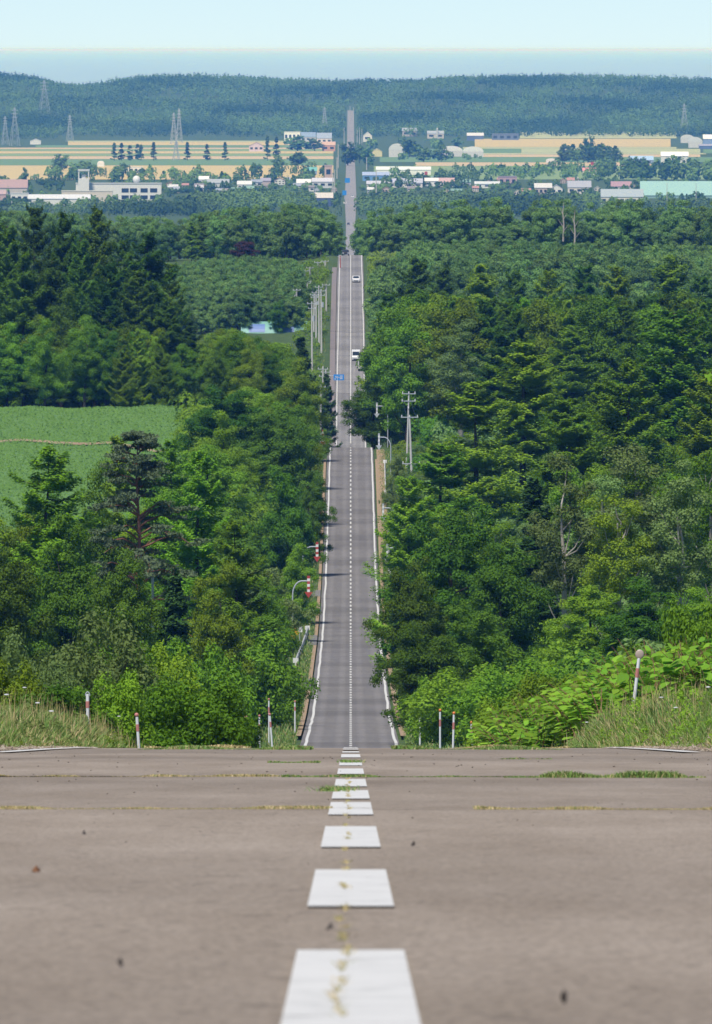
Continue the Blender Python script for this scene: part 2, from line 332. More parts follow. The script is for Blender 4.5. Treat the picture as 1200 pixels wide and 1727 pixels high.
for k in range(34):
    px = -20+k*9; D_ = 1572-.09*px+9*math.sin(k*.35)
    for q in (0, 1): V.append((X(px, D_), D_+q*9-.0*k, gz(X(px, D_), D_)+.62))
build(MB().add(V, [[2*k, 2*k+2, 2*k+3, 2*k+1] for k in range(33)]), 'earth_track', M['soil'], kind='structure')
rg = np.random.default_rng(5)
# ------------------------------------------------------------------ leaves and trees
def unit(v): return v / (np.linalg.norm(v, axis=-1, keepdims=True) + 1e-9)
def quads(P, Nn, size, asp=1.5, jit=.6, rg=rg):
    n = len(P); Nn = unit(Nn + rg.normal(0, jit, (n, 3))); T = unit(np.cross(Nn, rg.normal(0, 1, (n, 3)))); B = np.cross(Nn, T)
    s = (size * rg.uniform(.6, 1.3, (n, 1))); a = T*s*asp*.5; b_ = B*s*.5
    V = np.stack([P-a, P-b_, P+a, P+b_], 1).reshape(-1, 3)
    return V, np.arange(4*n).reshape(n, 4)
def clumps(rg, n, c, rad, inner=.5):
    d = unit(rg.normal(0, 1, (n, 3))); r = rg.uniform(inner, 1, (n, 1))
    lump = 1 + .22*np.sin(d[:, :1]*5+rg.uniform(0, 6))*np.sin(d[:, 1:2]*4+rg.uniform(0, 6)) + .12*np.sin(d[:, 2:3]*9)
    return c + d*r*lump*np.array(rad)
def broadleaf(seed, H=15, Rr=4.2, nl=14000, ls=.24, base=.15, nc=80, cr=(.20, .36), trunkmat=None, multi=1):
    rg = np.random.default_rng(seed); T = MB(); C = MB(); tops = []
    lean = rg.normal(0, .25, 2)
    for q in range(multi):
        off = rg.normal(0, .5*(multi > 1), 2); k = 7
        zz = np.linspace(0, .8*H, k); w = np.cumsum(rg.normal(0, .13, (k, 2)), 0)
        pts = np.column_stack([off[0]*zz/H*3 + w[:, 0] + lean[0]*zz/H*2, off[1]*zz/H*3 + w[:, 1] + lean[1]*zz/H*2, zz])
        T.tube(pts, np.linspace(.021*H/multi**.5, .004*H, k), 8); tops.append(pts)
    cc = np.array([lean[0], lean[1], H*(base+1)/2]); rad = (Rr, Rr, H*(1-base)/2)
    K = clumps(rg, nc, cc, rad, .35)
    taper = np.clip(1.15-.45*np.clip((K[:, 2]-H*.55)/(H*.45), 0, 1), .5, 1.2); K[:, :2] = (K[:, :2]-cc[:2])*taper[:, None]+cc[:2]
    for c in K[rg.permutation(nc)[:16]]:
        p = tops[rg.integers(multi)]; i = np.argmin(np.abs(p[:, 2]-(c[2]-.25*H*rg.uniform(.4, 1)))); a = p[i]
        mid = (a+c)/2 + np.array([0, 0, -.03*H]); T.tube([a, mid, c], [.005*H, .003*H, .0010*H], 5)
    ra = rg.uniform(cr[0], cr[1], nc)*Rr; wts = ra**2/np.sum(ra**2); idx = rg.choice(nc, nl, p=wts)
    d = unit(rg.normal(0, 1, (nl, 3)) + [0, 0, .35]); r = ra[idx, None]*rg.uniform(.12, 1.3, (nl, 1))**.65
    P = K[idx] + d*r*[1, 1, .72]; P[:, 2] = np.maximum(P[:, 2], .04*H)
    C.add(*quads(P, d+[0, 0, .5], ls, 1.4, .45, rg)); return T, C
def conifer(seed, H=22, Rr=3.6, nb=120, nl=14000, ls=.3, base=.12, power=.8, droop=.12, up=.25, dens=1.0, flat=.22):
    rg = np.random.default_rng(seed); T = MB(); C = MB()
    zz = np.linspace(0, H*.985, 9); w = np.cumsum(rg.normal(0, .06, (9, 2)), 0); w[0] = 0
    T.tube(np.column_stack([w, zz]), np.linspace(.013*H, .02, 9), 8)
    t = np.sort(rg.uniform(0, 1, nb)**.9); Ps = []; Ns = []
    per = (1-t)**.5+.15; per = (per/per.sum()*nl).astype(int)
    for i in range(nb):
        z0 = H*min(.99, base+(1-base)*(t[i]+rg.normal(0, .008))); az = i*2.399+rg.normal(0, .9); L = Rr*((1-t[i])**power+.06)*rg.uniform(.45, 1.18)
        if t[i] < .12: L *= .75
        dr = np.array([math.cos(az), math.sin(az)]); a0 = np.array([np.interp(z0, zz, w[:, 0]), np.interp(z0, zz, w[:, 1])])
        s = rg.beta(1.7, 1.1, per[i]+1); rise = up*(t[i]-.25)
        zc = z0 + L*(rise*s - droop*np.sin(s*3.1)*1.4 + up*.5*s**3)
        wd = L*flat*(1-.6*s)+.12; lat = rg.normal(0, 1, len(s))*wd
        P = np.column_stack([a0[0]+dr[0]*L*s-dr[1]*lat, a0[1]+dr[1]*L*s+dr[0]*lat, zc+rg.normal(0, .15, len(s))*H/22-np.abs(lat)*.18])
        Ps.append(P); Ns.append(np.tile([dr[0]*.4, dr[1]*.4, 1.], (len(s), 1)))
        if i % 3 == 0:
            sp = np.array([0, .35, .75]); T.tube(np.column_stack([a0[0]+dr[0]*L*sp, a0[1]+dr[1]*L*sp, z0+L*(rise*sp-droop*np.sin(sp*3.1)*1.4+up*.5*sp**3)]), [.0035*H, .002*H, .0006*H], 4)
    C.add(*quads(np.concatenate(Ps), np.concatenate(Ns), ls, 2.0, .30, rg)); return T, C
def pine(seed, H=17):
    rg = np.random.default_rng(seed); T = MB(); C = MB()
    zz = np.linspace(0, H*.95, 10); w = np.cumsum(rg.normal(0, .10, (10, 2)), 0); T.tube(np.column_stack([w, zz]), np.linspace(.27, .05, 10), 9)
    Ps = []
    for i in range(84):
        t = rg.uniform(.0, 1)**.8; z0 = H*(.26+.72*t); az = i*2.399; L = 5.8*(1-t)**.72*rg.uniform(.55, 1.05)+.5
        dr = np.array([math.cos(az), math.sin(az)]); a = np.array([np.interp(z0, zz, w[:, 0]), np.interp(z0, zz, w[:, 1]), z0])
        sp = np.linspace(0, 1, 6); pts = np.column_stack([a[0]+dr[0]*L*sp+rg.normal(0, .12, 6)*sp, a[1]+dr[1]*L*sp+rg.normal(0, .12, 6)*sp, z0+L*(.16*np.sin(sp*3)+.1*t*sp)+rg.normal(0, .06, 6)])
        T.tube(pts, np.linspace(.07, .015, 6), 5)
        for q in range(3):
            c = pts[rg.integers(3, 6)] + rg.normal(0, .35, 3)*[1, 1, .2]; n = 110
            d = unit(rg.normal(0, 1, (n, 3))); Ps.append(c + d*rg.uniform(.3, 1, (n, 1))**.5*[.80, .80, .13]*rg.uniform(.7, 1.2)+[0, 0, .15])
    P = np.concatenate(Ps); C.add(*quads(P, np.tile([0, 0, 1.], (len(P), 1)), .12, 2.4, .7, rg)); return T, C
def bush(seed, H=2.6, Rr=1.8, nl=9000, ls=.08, nc=45):
    rg = np.random.default_rng(seed); S = MB(); C = MB(); K = clumps(rg, nc, np.array([0, 0, H*.45]), (Rr, Rr, H*.5), .4)
    K[:, 2] = np.clip(K[:, 2], .1, None)
    for c in K[:22]: S.tube([[rg.normal(0, .12), rg.normal(0, .12), 0], c*[.5, .5, .6], c], [.03, .02, .008], 5)
    ra = rg.uniform(.16, .34, nc)*Rr; idx = rg.choice(nc, nl, p=ra**2/np.sum(ra**2)); d = unit(rg.normal(0, 1, (nl, 3))+[0, 0, .35])
    # shoots poking out of the surface
    P = K[idx] + d*ra[idx, None]*rg.uniform(.5, 1.0, (nl, 1)); sh = rg.uniform(0, 1, nl) < .18; P[sh, 2] += rg.uniform(0, .25, sh.sum())*H*.35
    P[:, 2] = np.maximum(P[:, 2], .02); C.add(*quads(P, d+[0, 0, .4], ls, 1.9, .5, rg)); return S, C
PROTO = {}
def proto(kind, lst):
    PROTO[kind] = [(T.mesh(kind+'_trunk', tm, smooth=True), C.mesh(kind+'_crown', cm_), H, Rr) for (T, C, tm, cm_, H, Rr) in lst]
BK, BB = M['bark'], M['birchbark']
proto('broad', [(*broadleaf(10+i, 15, 4.2, 42000, .16, .08, 110, (.14, .30)), BK, M['leaf'], 15, 4.2) for i in range(3)])
proto('broaddark', [(*broadleaf(20+i, 15, 4.2, 44000, .16, .04, 140, (.12, .28)), BK, M['leafdark'], 15, 4.2) for i in range(3)])
proto('broadbright', [(*broadleaf(30+i, 12, 3.8, 34000, .15, .04, 90, (.14, .30)), BK, M['leafbright'], 12, 3.8) for i in range(2)])
proto('willow', [(*broadleaf(34+i, 11, 4.2, 34000, .14, .04, 110, (.12, .26)), BK, M['leafgrey'], 11, 4.2) for i in range(2)])
proto('birch', [(*broadleaf(40+i, 15, 3.3, 22000, .13, .20, 70, (.15, .30), multi=1+i % 2), BB, M['leafgrey'] if i != 1 else M['leaf'], 15, 3.3) for i in range(4)])
proto('larch', [(*conifer(50+i, 22, 4.9, 118, 66000, .14, .02, .52, .13, .34, flat=.17), BK, M['larch'], 22, 4.4) for i in range(4)])
proto('larchdark', [(*conifer(55+i, 22, 5.0, 112, 64000, .15, .02, .50, .13, .34, flat=.18), BK, M['larchdark'], 22, 4.8) for i in range(3)])
proto('spruce', [(*conifer(60+i, 18, 3.4, 120, 30000, .19, .04, .8, .22, .10, flat=.22), BK, M['spruce'], 18, 3.4) for i in range(3)])
proto('pine', [(*pine(70), M['pinebark'], M['pineneedle'], 17, 4.6)])
proto('mbroad', [(*broadleaf(80+i, 14, 4.4, 14000, .29, .06, 60, (.18, .36)), BK, M[('mid', 'leafdark', 'mid', 'leafgrey')[i]], 14, 4.4) for i in range(4)])
proto('mred', [(*broadleaf(86, 14, 4.4, 14000, .29, .06, 60, (.18, .36)), BK, M['leafred'], 14, 4.4)])
proto('mpale', [(*broadleaf(87, 14, 4.4, 7000, .42, .25, 46, (.24, .40)), BB, cm('pale', (.1, .1, .1)) if 0 else M['leafgrey'], 14, 4.4)])
proto('mlarch', [(*conifer(90+i, 22, 4.4, 70, 16000, .32, .08, .6, .12, .3, flat=.26), BK, M[('larch', 'larch', 'spruce')[i]], 22, 4.0) for i in range(3)])
# far trees: trunk and crown in one mesh, too small in the picture to show their parts
def onemesh(T, C, name, bark, leafm):
    m = MB()
    for v, f in zip(T.v, [None]*len(T.v)): pass
    m.v = T.v + C.v; m.f = list(T.f) + [f + T.n for f in C.f]; m.m = [np.full(len(f), 0) for f in T.f] + [np.full(len(f), 1) for f in C.f]; m.n = T.n + C.n
    return m.mesh(name, bark, leafm)
FARB = [onemesh(*broadleaf(100+i, 12, 4.6, 900, 1.0, .04, 26, (.28, .46)), 'far_broadleaf', BK, M['far']) for i in range(4)]
FARC = [onemesh(*conifer(110+i, 15, 3.0, 40, 700, .9, .05, .8, .1, .2, flat=.3), 'far_conifer', BK, M['spruce' if i else 'far']) for i in range(2)]
def tree(kind, x, D, h, w=None, label=None, group=None, v=None, name=None, sink=.15):
    """h height in metres, w crown width in metres"""
    pl = PROTO[kind]; tm, cmh, H, Rr = pl[(v if v is not None else RT.randrange(len(pl))) % len(pl)]
    nm = name or NAMES[kind]; USED[nm] = USED.get(nm, 0)+1
    e = empty(nm, (x, D, gz(x, D)-sink), RT.uniform(0, 6.28), label, 'shrub' if kind.startswith('bush') else 'tree', group)
    sz = h/H; sx = (w/2/Rr) if w else sz*RT.uniform(.9, 1.12); e.scale = (sx, sx, sz)
    a = link('stems' if kind.startswith('bush') else 'trunk', tm, e); c = link('crown' if not kind.startswith('bush') else 'foliage', cmh, e)
    SRC.setdefault(cmh.name, (a, c)); return e
def stuff_wood(name, items, label):
    """the trees of a wood past the nearest 300: one object, instanced on points in a node group"""
    keys = sorted({(k, v) for k, v, *_ in items}); me = bpy.data.meshes.new(name)
    me.from_pydata([(x, D, gz(x, D)-.15) for k, v, x, D, h, w in items], [], [])
    ai = me.attributes.new('kid', 'INT', 'POINT'); ar = me.attributes.new('rot', 'FLOAT', 'POINT'); as_ = me.attributes.new('scl', 'FLOAT_VECTOR', 'POINT')
    for i, (k, v, x, D, h, w) in enumerate(items):
        pr = PROTO[k][v]; ai.data[i].value = keys.index((k, v)); ar.data[i].value = RT.uniform(0, 6.28); as_.data[i].vector = (w/2/pr[3], w/2/pr[3], h/pr[2])
    o = link(name, me, None, None, label=label, cat='wood', kind='stuff'); ng = bpy.data.node_groups.new(name, 'GeometryNodeTree')
    ng.interface.new_socket('Geometry', in_out='INPUT', socket_type='NodeSocketGeometry'); ng.interface.new_socket('Geometry', in_out='OUTPUT', socket_type='NodeSocketGeometry')
    n = ng.nodes; L = ng.links; gi = n.new('NodeGroupInput'); go = n.new('NodeGroupOutput'); J = n.new('GeometryNodeJoinGeometry')
    def at(nm, ty): q = n.new('GeometryNodeInputNamedAttribute'); q.data_type = ty; q.inputs[0].default_value = nm; return q.outputs[0]
    kid, rot, scl = at('kid', 'INT'), at('rot', 'FLOAT'), at('scl', 'FLOAT_VECTOR'); cx = n.new('ShaderNodeCombineXYZ'); L.new(rot, cx.inputs[2])
    for i, (k, v) in enumerate(keys):
        cmp_ = n.new('FunctionNodeCompare'); cmp_.data_type = 'INT'; cmp_.operation = 'EQUAL'; L.new(kid, cmp_.inputs[2]); cmp_.inputs[3].default_value = i; j2 = n.new('GeometryNodeJoinGeometry')
        for ob in SRC[PROTO[k][v][1].name]:
            oi = n.new('GeometryNodeObjectInfo'); oi.transform_space = 'ORIGINAL'; oi.inputs['Object'].default_value = ob; L.new(oi.outputs['Geometry'], j2.inputs[0])
        g2i = n.new('GeometryNodeGeometryToInstance'); L.new(j2.outputs[0], g2i.inputs[0]); ip = n.new('GeometryNodeInstanceOnPoints')
        L.new(gi.outputs[0], ip.inputs['Points']); L.new(cmp_.outputs[0], ip.inputs['Selection']); L.new(g2i.outputs[0], ip.inputs['Instance']); L.new(cx.outputs[0], ip.inputs['Rotation']); L.new(scl, ip.inputs['Scale']); L.new(ip.outputs[0], J.inputs[0])
    L.new(J.outputs[0], go.inputs[0]); md = o.modifiers.new('trees', 'NODES'); md.node_group = ng; return o
RT = random.Random(11)
NAMES = {'broad': 'broadleaf_tree', 'broaddark': 'broadleaf_tree', 'broadbright': 'broadleaf_tree', 'willow': 'willow_tree', 'birch': 'birch_tree', 'larch': 'larch_tree', 'larchdark': 'larch_tree',
        'spruce': 'spruce_tree', 'pine': 'pine_tree', 'mbroad': 'broadleaf_tree', 'mred': 'broadleaf_tree', 'mpale': 'broadleaf_tree', 'mlarch': 'larch_tree', 'bush': 'shrub'}
SRC = {}; USED = {}
def hero(kind, px, ytop, D, wpx=None, label=None, group=None, v=None, name=None):
    x = X(px, D); h = Zy(ytop, D) - gz(x, D); return tree(kind, x, D, h*1.0, wpx*D/F if wpx else None, label, group, v, name)
# ------------------------------------------------------------------ hero trees (photo column, top row, distance, crown width)
HERO = [
 ('larch', 78, 750, 860, 265, 'open-topped larch near the left edge, its dark trunk showing against the green field', 0),
 ('broaddark', 12, 880, 800, 150, 'dark broadleaf tree cut by the left edge below the open-topped larch'),
 ('broaddark', 120, 895, 815, 150, 'dark broadleaf tree growing beneath the open-topped larch'),
 ('broaddark', 205, 905, 800, 120, 'dark broadleaf tree in front of the lower trunk of the orange-barked pine'),
 ('pine', 243, 722, 900, 200, 'pine with orange bark and sparse flat grey-green layers on the left'),
 ('larch', 200, 732, 1010, 150, 'larch right behind the left side of the orange-barked pine'),
 ('larch', 335, 755, 960, 190, 'soft green larch just right of the orange-barked pine'),
 ('spruce', 300, 945, 815, 120, 'dense dark green fir below and right of the orange-barked pine'),
 ('larch', 395, 870, 900, 170, 'larch with drooping sprays right of the dense dark fir', 2),
 ('willow', 440, 950, 1060, 150, 'grey-green willow between the dense fir and the roadside arrow poles'),
 ('broad', 365, 960, 830, 110, 'mid green broadleaf tree over the left roadside bushes'),
 ('broad', 495, 925, 1230, 80, 'small broadleaf tree beside the road just left of the lowest arrow pole'),
 ('broad', 452, 985, 1030, 100, 'broadleaf tree behind the yellow warning sign'),
 ('broadbright', 472, 803, 1290, 110, 'bright yellow-green broadleaf tree halfway down the left roadside'),
 ('broaddark', 525, 790, 1420, 70, 'dark broadleaf tree leaning to the road beside the upper arrow poles'),
 ('broaddark', 378, 645, 1480, 130, 'tall round dark broadleaf tree at the right end of the green field'),
 ('broad', 330, 700, 1560, 70, 'broadleaf tree at the corner of the green field'),
 ('broad', 440, 655, 1600, 110, 'broadleaf tree next to the tall round dark one beyond the field corner'),
 ('broad', 495, 612, 1690, 100, 'tall broadleaf tree left of the second road crest'),
 ('broad', 522, 670, 1620, 60, 'slender broadleaf tree beside the second road crest'),
 ('broadbright', 392, 566, 2010, 70, 'bright green tree in front of the green arched storage building'),
 ('broadbright', 385, 585, 1900, 90, 'bright green tree right of the tall conifer wood'),
 ('spruce', 508, 563, 1960, 95, 'wide dark blue-green conifer beside the utility poles'),
 ('spruce', 553, 622, 2230, 60, 'small dark conifer behind the blue direction sign'),
 ('broad', 40, 868, 1010, 140, 'mid green broadleaf tree behind the trunk of the open-topped larch'),
 ('broaddark', 150, 805, 1000, 130, 'rounded dark tree between the open-topped larch and the pine'),
 ('broad', 268, 800, 1020, 120, 'broadleaf tree filling the gap behind the orange pine trunk'),
 ('broad', 345, 748, 1330, 130, 'green broadleaf tree at the near right corner of the green field'),
 ('broaddark', 415, 748, 1440, 120, 'dark tree between the field corner and the bright green roadside tree'),
 ('larch', 455, 735, 1500, 110, 'larch behind the bright yellow-green roadside tree'),
 ('larch', 290, 738, 1060, 150, 'larch rising between the orange-barked pine and the field corner'),
 # right
 ('broaddark', 765, 836, 930, 185, 'biggest dark round broadleaf tree right of the road'),
 ('broaddark', 700, 935, 880, 120, 'dark broadleaf tree whose crown hangs over the right edge line'),
 ('broaddark', 845, 900, 860, 150, 'dark broadleaf tree between the big round one and the dark fir'),
 ('broaddark', 718, 1040, 790, 150, 'low dark broadleaf tree at the right road verge below the overhanging crown'),
 ('broaddark', 800, 1010, 800, 150, 'dark broadleaf tree at the foot of the big round one'),
 ('larch', 690, 800, 1120, 169, 'larch reaching over the right verge behind the dark broadleaf group'),
 ('spruce', 905, 800, 930, 165, 'dark fir with a bare weathered trunk left of the birches', 0),
 ('birch', 962, 776, 900, 150, 'leftmost birch, a single pale trunk and pale crown', 0),
 ('birch', 1035, 812, 880, 150, 'birch whose pale trunk forks low, second from the left', 1),
 ('birch', 1085, 742, 980, 190, 'tallest birch, rising behind the fork-trunked one', 2),
 ('birch', 1150, 798, 880, 150, 'birch second from the right edge', 3),
 ('birch', 1198, 735, 930, 160, 'birch cut off by the right edge', 1),
 ('broad', 1000, 985, 830, 150, 'low broadleaf tree under the leftmost birch'),
 ('broaddark', 1100, 985, 820, 170, 'low dark broadleaf tree under the tallest birch'),
 ('broad', 1185, 1000, 790, 120, 'low broadleaf tree at the right edge above the knotweed'),
 ('larch', 745, 745, 1250, 221, 'larch right of the two grey utility poles'),
 ('larch', 800, 640, 1330, 234, 'large larch up the slope right of the utility poles'),
 ('larch', 880, 572, 1440, 234, 'tall larch in the middle of the right wood, crown above its neighbours'),
 ('larch', 955, 668, 1220, 221, 'pale larch just above the leftmost birch'),
 ('larch', 1130, 520, 1430, 273, 'biggest larch near the right edge, sticking up over the wood'),
 ('larch', 1060, 600, 1300, 208, 'larch left of the biggest one near the right edge'),
 ('larch', 1195, 620, 1250, 195, 'larch cut by the right edge above the birches'),
 ('larch', 1015, 640, 1350, 169, 'larch between the pale one and the ones near the right edge'),
 ('broaddark', 632, 632, 1815, 100, 'dark broadleaf tree at the right verge just past the second crest'),
 ('broaddark', 665, 575, 1930, 120, 'dark broadleaf tree behind the curved snow poles'),
 ('broad', 700, 590, 1880, 120, 'broadleaf tree behind the two grey utility poles'),
 ('broaddark', 740, 560, 1800, 130, 'broadleaf tree up the slope behind the utility poles'),
 ('birch', 775, 545, 1720, 110, 'lone birch with a bare trunk standing in the right conifers', 0),
 ('larchdark', 655, 492, 2020, 104, 'small dark conifer at the far left end of the skyline row'), ('larchdark', 745, 448, 2150, 117, 'second conifer of the skyline row on the right'), ('larchdark', 868, 450, 2120, 104, 'slender dark conifer of the skyline row, fourth from the left'),
 ('larch', 925, 452, 2060, 117, 'lighter conifer near the middle of the skyline row'), ('larchdark', 985, 446, 2100, 123, 'dark conifer right of the middle of the skyline row'), ('larch', 1040, 446, 2050, 123, 'lighter conifer left of the broadest one in the skyline row'), ('larchdark', 1182, 462, 2060, 117, 'dark conifer at the right edge of the skyline row'),
 ('larch', 780, 520, 1850, 143, 'larch standing below the pointed skyline conifers'), ('larchdark', 850, 560, 1700, 156, 'dark larch behind the tallest middle larch'), ('larch', 965, 545, 1750, 156, 'larch below the middle of the skyline row'),
 ('larchdark', 700, 430, 2080, 143, 'conifer at the left end of the skyline row on the right'),
 ('larch', 812, 443, 2060, 156, 'pointed conifer third from the left in the skyline row on the right'),
 ('larch', 1130, 428, 2100, 169, 'broadest conifer of the skyline row on the right'),
 ('mpale', 652, 430, 2900, 42, 'small pale-crowned tree at the roadside before the third crest'),
 ('mred', 408, 400, 3074, 44, 'reddish brown tree among the green woods left of the road'),
]
for h in HERO: hero(h[0], h[1], h[2], h[3], h[4], h[5], v=h[6] if len(h) > 6 else None)
EXTRA_L = [(60, 346, 1790, 100), (12, 372, 1770, 105), (108, 352, 1800, 90), (163, 348, 1800, 110), (208, 398, 1780, 90), (250, 388, 1760, 130), (-15, 326, 1820, 100), (135, 395, 1770, 90), (288, 440, 1790, 80), (40, 425, 1755, 100), (88, 432, 1758, 95), (185, 438, 1756, 100), (232, 452, 1752, 100), (280, 500, 1750, 90), (318, 535, 1750, 70)]
OR9 = ['first', 'second', 'third', 'fourth', 'fifth', 'sixth', 'seventh', 'eighth', 'ninth', 'tenth', 'eleventh', 'twelfth', 'thirteenth', 'fourteenth', 'fifteenth', 'sixteenth']
for k, (px, y, D, w) in enumerate(sorted(EXTRA_L)): hero('larchdark', px, y, D, w*1.2, 'tall dark larch in the row behind the green field, %s from the left' % OR9[k], 'tall larches behind the green field')
for k, (px, y, D, w) in enumerate(sorted([(40, 560, 1735, 110), (105, 500, 1745, 90), (165, 585, 1733, 100), (215, 545, 1740, 100), (270, 590, 1732, 90), (-5, 590, 1733, 90), (305, 620, 1738, 60), (75, 610, 1731, 80), (240, 620, 1730, 80), (135, 620, 1731, 90)])):
    hero('broaddark', px, y, D, w, 'dark broadleaf tree on the far edge of the green field, %s from the left' % OR9[k], 'broadleaf trees along the far field edge')
# ------------------------------------------------------------------ filling woods, culled by what nearer trees already hide
COVER = np.full(1400, 1260.0)   # lowest covered row per photo column (+100)
RI = lambda pts, x: float(np.interp(x, [p[0] for p in pts], [p[1] for p in pts]))
PLACED = []; STUFF = []; QUOTA = {'broadleaf_tree': 268, 'larch_tree': 285, 'birch_tree': 290, 'spruce_tree': 290}
def woods(side, D0, D1, sky_, kinds, hr, n, label, group, edge, pxr=None, seed=1, gap=.16, wsc=1.0, mink=6):
    rr = random.Random(seed); cand = []
    for _ in range(n):
        D = rr.uniform(D0, D1); px = rr.uniform(*pxr); x = X(px, D)
        if abs(x) < edge: continue
        cand.append((D, px, x))
    cand.sort(); placed = []; k = 0
    for D, px, x in cand:
        kd = rr.choice(kinds); h = rr.uniform(*hr); g = gz(x, D); top = Y0 - (g+h)/D*F; lim = RI(sky_, px)+rr.uniform(0, 14)
        if top < lim: h = -(lim-Y0)/F*D - g; top = lim
        if h < hr[0]*.45: continue
        w = (h*.56 if 'larch' not in kd and 'spruce' not in kd else h*.43)*wsc*rr.uniform(.9, 1.15); wp = w/D*F
        if any((x-a)**2+((D-b)*.35)**2 < (.36*w)**2 for a, b in placed[-60:]): continue
        i0 = int(max(0, px+100-wp*.35)); i1 = int(min(1399, px+100+wp*.35))
        if i1 <= i0 or np.mean(COVER[i0:i1]) < top+gap*wp: continue
        COVER[i0:i1] = np.minimum(COVER[i0:i1], top+wp*.35); placed.append((x, D))
        k += 1; v = rr.randrange(len(PROTO[kd])); nm = NAMES[kd]
        if USED.get(nm, 0) >= QUOTA[nm] and PROTO[kd][v][1].name in SRC: STUFF.append((D, (kd, v, x, D, h, w))); continue
        PLACED.append((tree(kd, x, D, h, w, label, group, v), kd, px, top, group))
    return k
def cover_hero(hs):
    for h in hs:
        px, y, w = h[1], h[2], h[4]; COVER[int(max(0, px+100-w*.35)):int(min(1399, px+100+w*.35))] = np.minimum(COVER[int(max(0, px+100-w*.35)):int(min(1399, px+100+w*.35))], y+w*.35)
CNT = {}
BASE = COVER.copy()
near = [h for h in HERO if h[3] < 1150]; cover_hero(near)
CNT['a'] = woods(1, 780, 1150, [(600, 1000), (640, 960), (700, 880), (760, 850), (830, 880), (900, 830), (960, 800), (1080, 770), (1200, 770)], ['broaddark', 'broad', 'birch'], (9, 15), 500, 'broadleaf tree in the lower wood right of the road, between the named birches and firs', 'trees of the lower right wood', 6.5, (630, 1210), 3)
CNT['b'] = woods(-1, 780, 1150, [(-20, 900), (80, 800), (150, 900), (250, 860), (350, 850), (420, 930), (480, 1000), (530, 1040)], ['broaddark', 'broad', 'larch'], (8, 14), 400, 'tree in the lower wood left of the road behind the roadside bushes', 'trees of the lower left wood', 9.5, (-10, 520), 4)
cover_hero([h for h in HERO if 1150 <= h[3] < 1720])
CNT['c'] = woods(1, 1150, 1700, [(640, 860), (700, 830), (760, 800), (820, 760), (880, 720), (960, 750), (1010, 740), (1060, 710), (1130, 670), (1200, 690)], ['larch', 'larch', 'larchdark', 'larch', 'broad'], (15, 22), 900, 'larch or broadleaf tree of the sloping wood right of the road below the skyline row', 'trees of the middle right wood', 13, (640, 1215), 5, gap=.34, wsc=1.1)
CNT['d'] = woods(-1, 1150, 1700, [(300, 790), (340, 740), (380, 700), (420, 720), (480, 660), (540, 690), (575, 760)], ['broad', 'broaddark', 'broad', 'broadbright'], (9, 16), 700, 'roadside broadleaf tree between the green field and the road', 'trees between the field and the road', 8.3, (305, 556), 6, gap=-.15)
COVER[100:400] = 700
CNT['e'] = woods(-1, 1715, 2380, [(-20, 540), (200, 540), (300, 560), (320, 590), (380, 556), (405, 562), (425, 575), (500, 578), (548, 630), (575, 690)], ['larch', 'broad', 'broaddark', 'broad'], (12, 24), 800, 'tree of the left wood beyond the field and short of the green arched building', 'trees of the wood beyond the field', 11, (-10, 565), 7, gap=.08)
CNT['f'] = woods(1, 1760, 2450, [(590, 640), (620, 600), (650, 530), (680, 490), (740, 490), (860, 500), (900, 495), (1000, 490), (1060, 500), (1130, 485), (1200, 500)], ['larch', 'larchdark', 'larchdark', 'broaddark', 'broad'], (17, 25), 1000, 'conifer or dark broadleaf tree of the wood forming the skyline row on the right', 'trees of the upper right wood', 7, (600, 1215), 8, gap=.30, wsc=1.1)
CNT['g'] = woods(-1, 2720, 3050, [(300, 440), (340, 430), (380, 425), (430, 428), (500, 432), (560, 450)], ['mbroad', 'mpale', 'mbroad'], (6, 11), 1500, 'low bushy tree on the slope left of the utility poles', 'low trees beside the third rise', 10, (230, 500), 9, gap=.05)
CNT['g2'] = woods(-1, 2820, 3060, [(500, 480), (560, 450)], ['mbroad'], (3, 6), 60, 'small roadside bush at the foot of the left utility poles', 'bushes under the utility poles', 6.4, (520, 556), 29, gap=.05)
CNT['h'] = woods(1, 2500, 3060, [(615, 480), (640, 440), (700, 400), (800, 400), (1200, 410)], ['mbroad', 'mpale', 'mbroad', 'mbroad'], (9, 15), 700, 'rounded broadleaf tree in the valley behind the right skyline row', 'trees of the right valley', 6.5, (600, 1215), 10, gap=.34)
CNT['i'] = woods(-1, 3080, 4100, [(-20, 350), (300, 365), (330, 358), (400, 345), (500, 340), (550, 350), (588, 395)], ['mbroad', 'mbroad', 'mbroad', 'mlarch'], (13, 19), 1200, 'green broadleaf tree on the left side of the third road crest', 'trees left of the third crest', 5.6, (-10, 586), 12, gap=.22)
CNT['j'] = woods(1, 3080, 4100, [(594, 380), (620, 352), (700, 340), (800, 330), (1000, 335), (1100, 335), (1200, 335)], ['mbroad', 'mlarch', 'mbroad', 'mlarch'], (14, 20), 1300, 'tree of the dark wood on the right side of the third road crest', 'trees right of the third crest', 5.6, (596, 1215), 13, gap=.25)
print('WOODS', CNT, USED, len(STUFF))
for a_, b_, nm, lb in ((0, 1720, 'slope_wood', 'remaining trees of the slopes on both sides of the descending road'), (1720, 2480, 'upper_wood', 'remaining trees of the upper woods behind the field and below the right skyline row'), (2480, 3075, 'valley_wood', 'low trees filling the valley before the third crest'), (3075, 9999, 'crest_wood', 'far dark woods flanking the road at the third crest')):
    it = [s[1] for s in STUFF if a_ <= s[0] < b_]
    if it: stuff_wood(nm, it, lb)
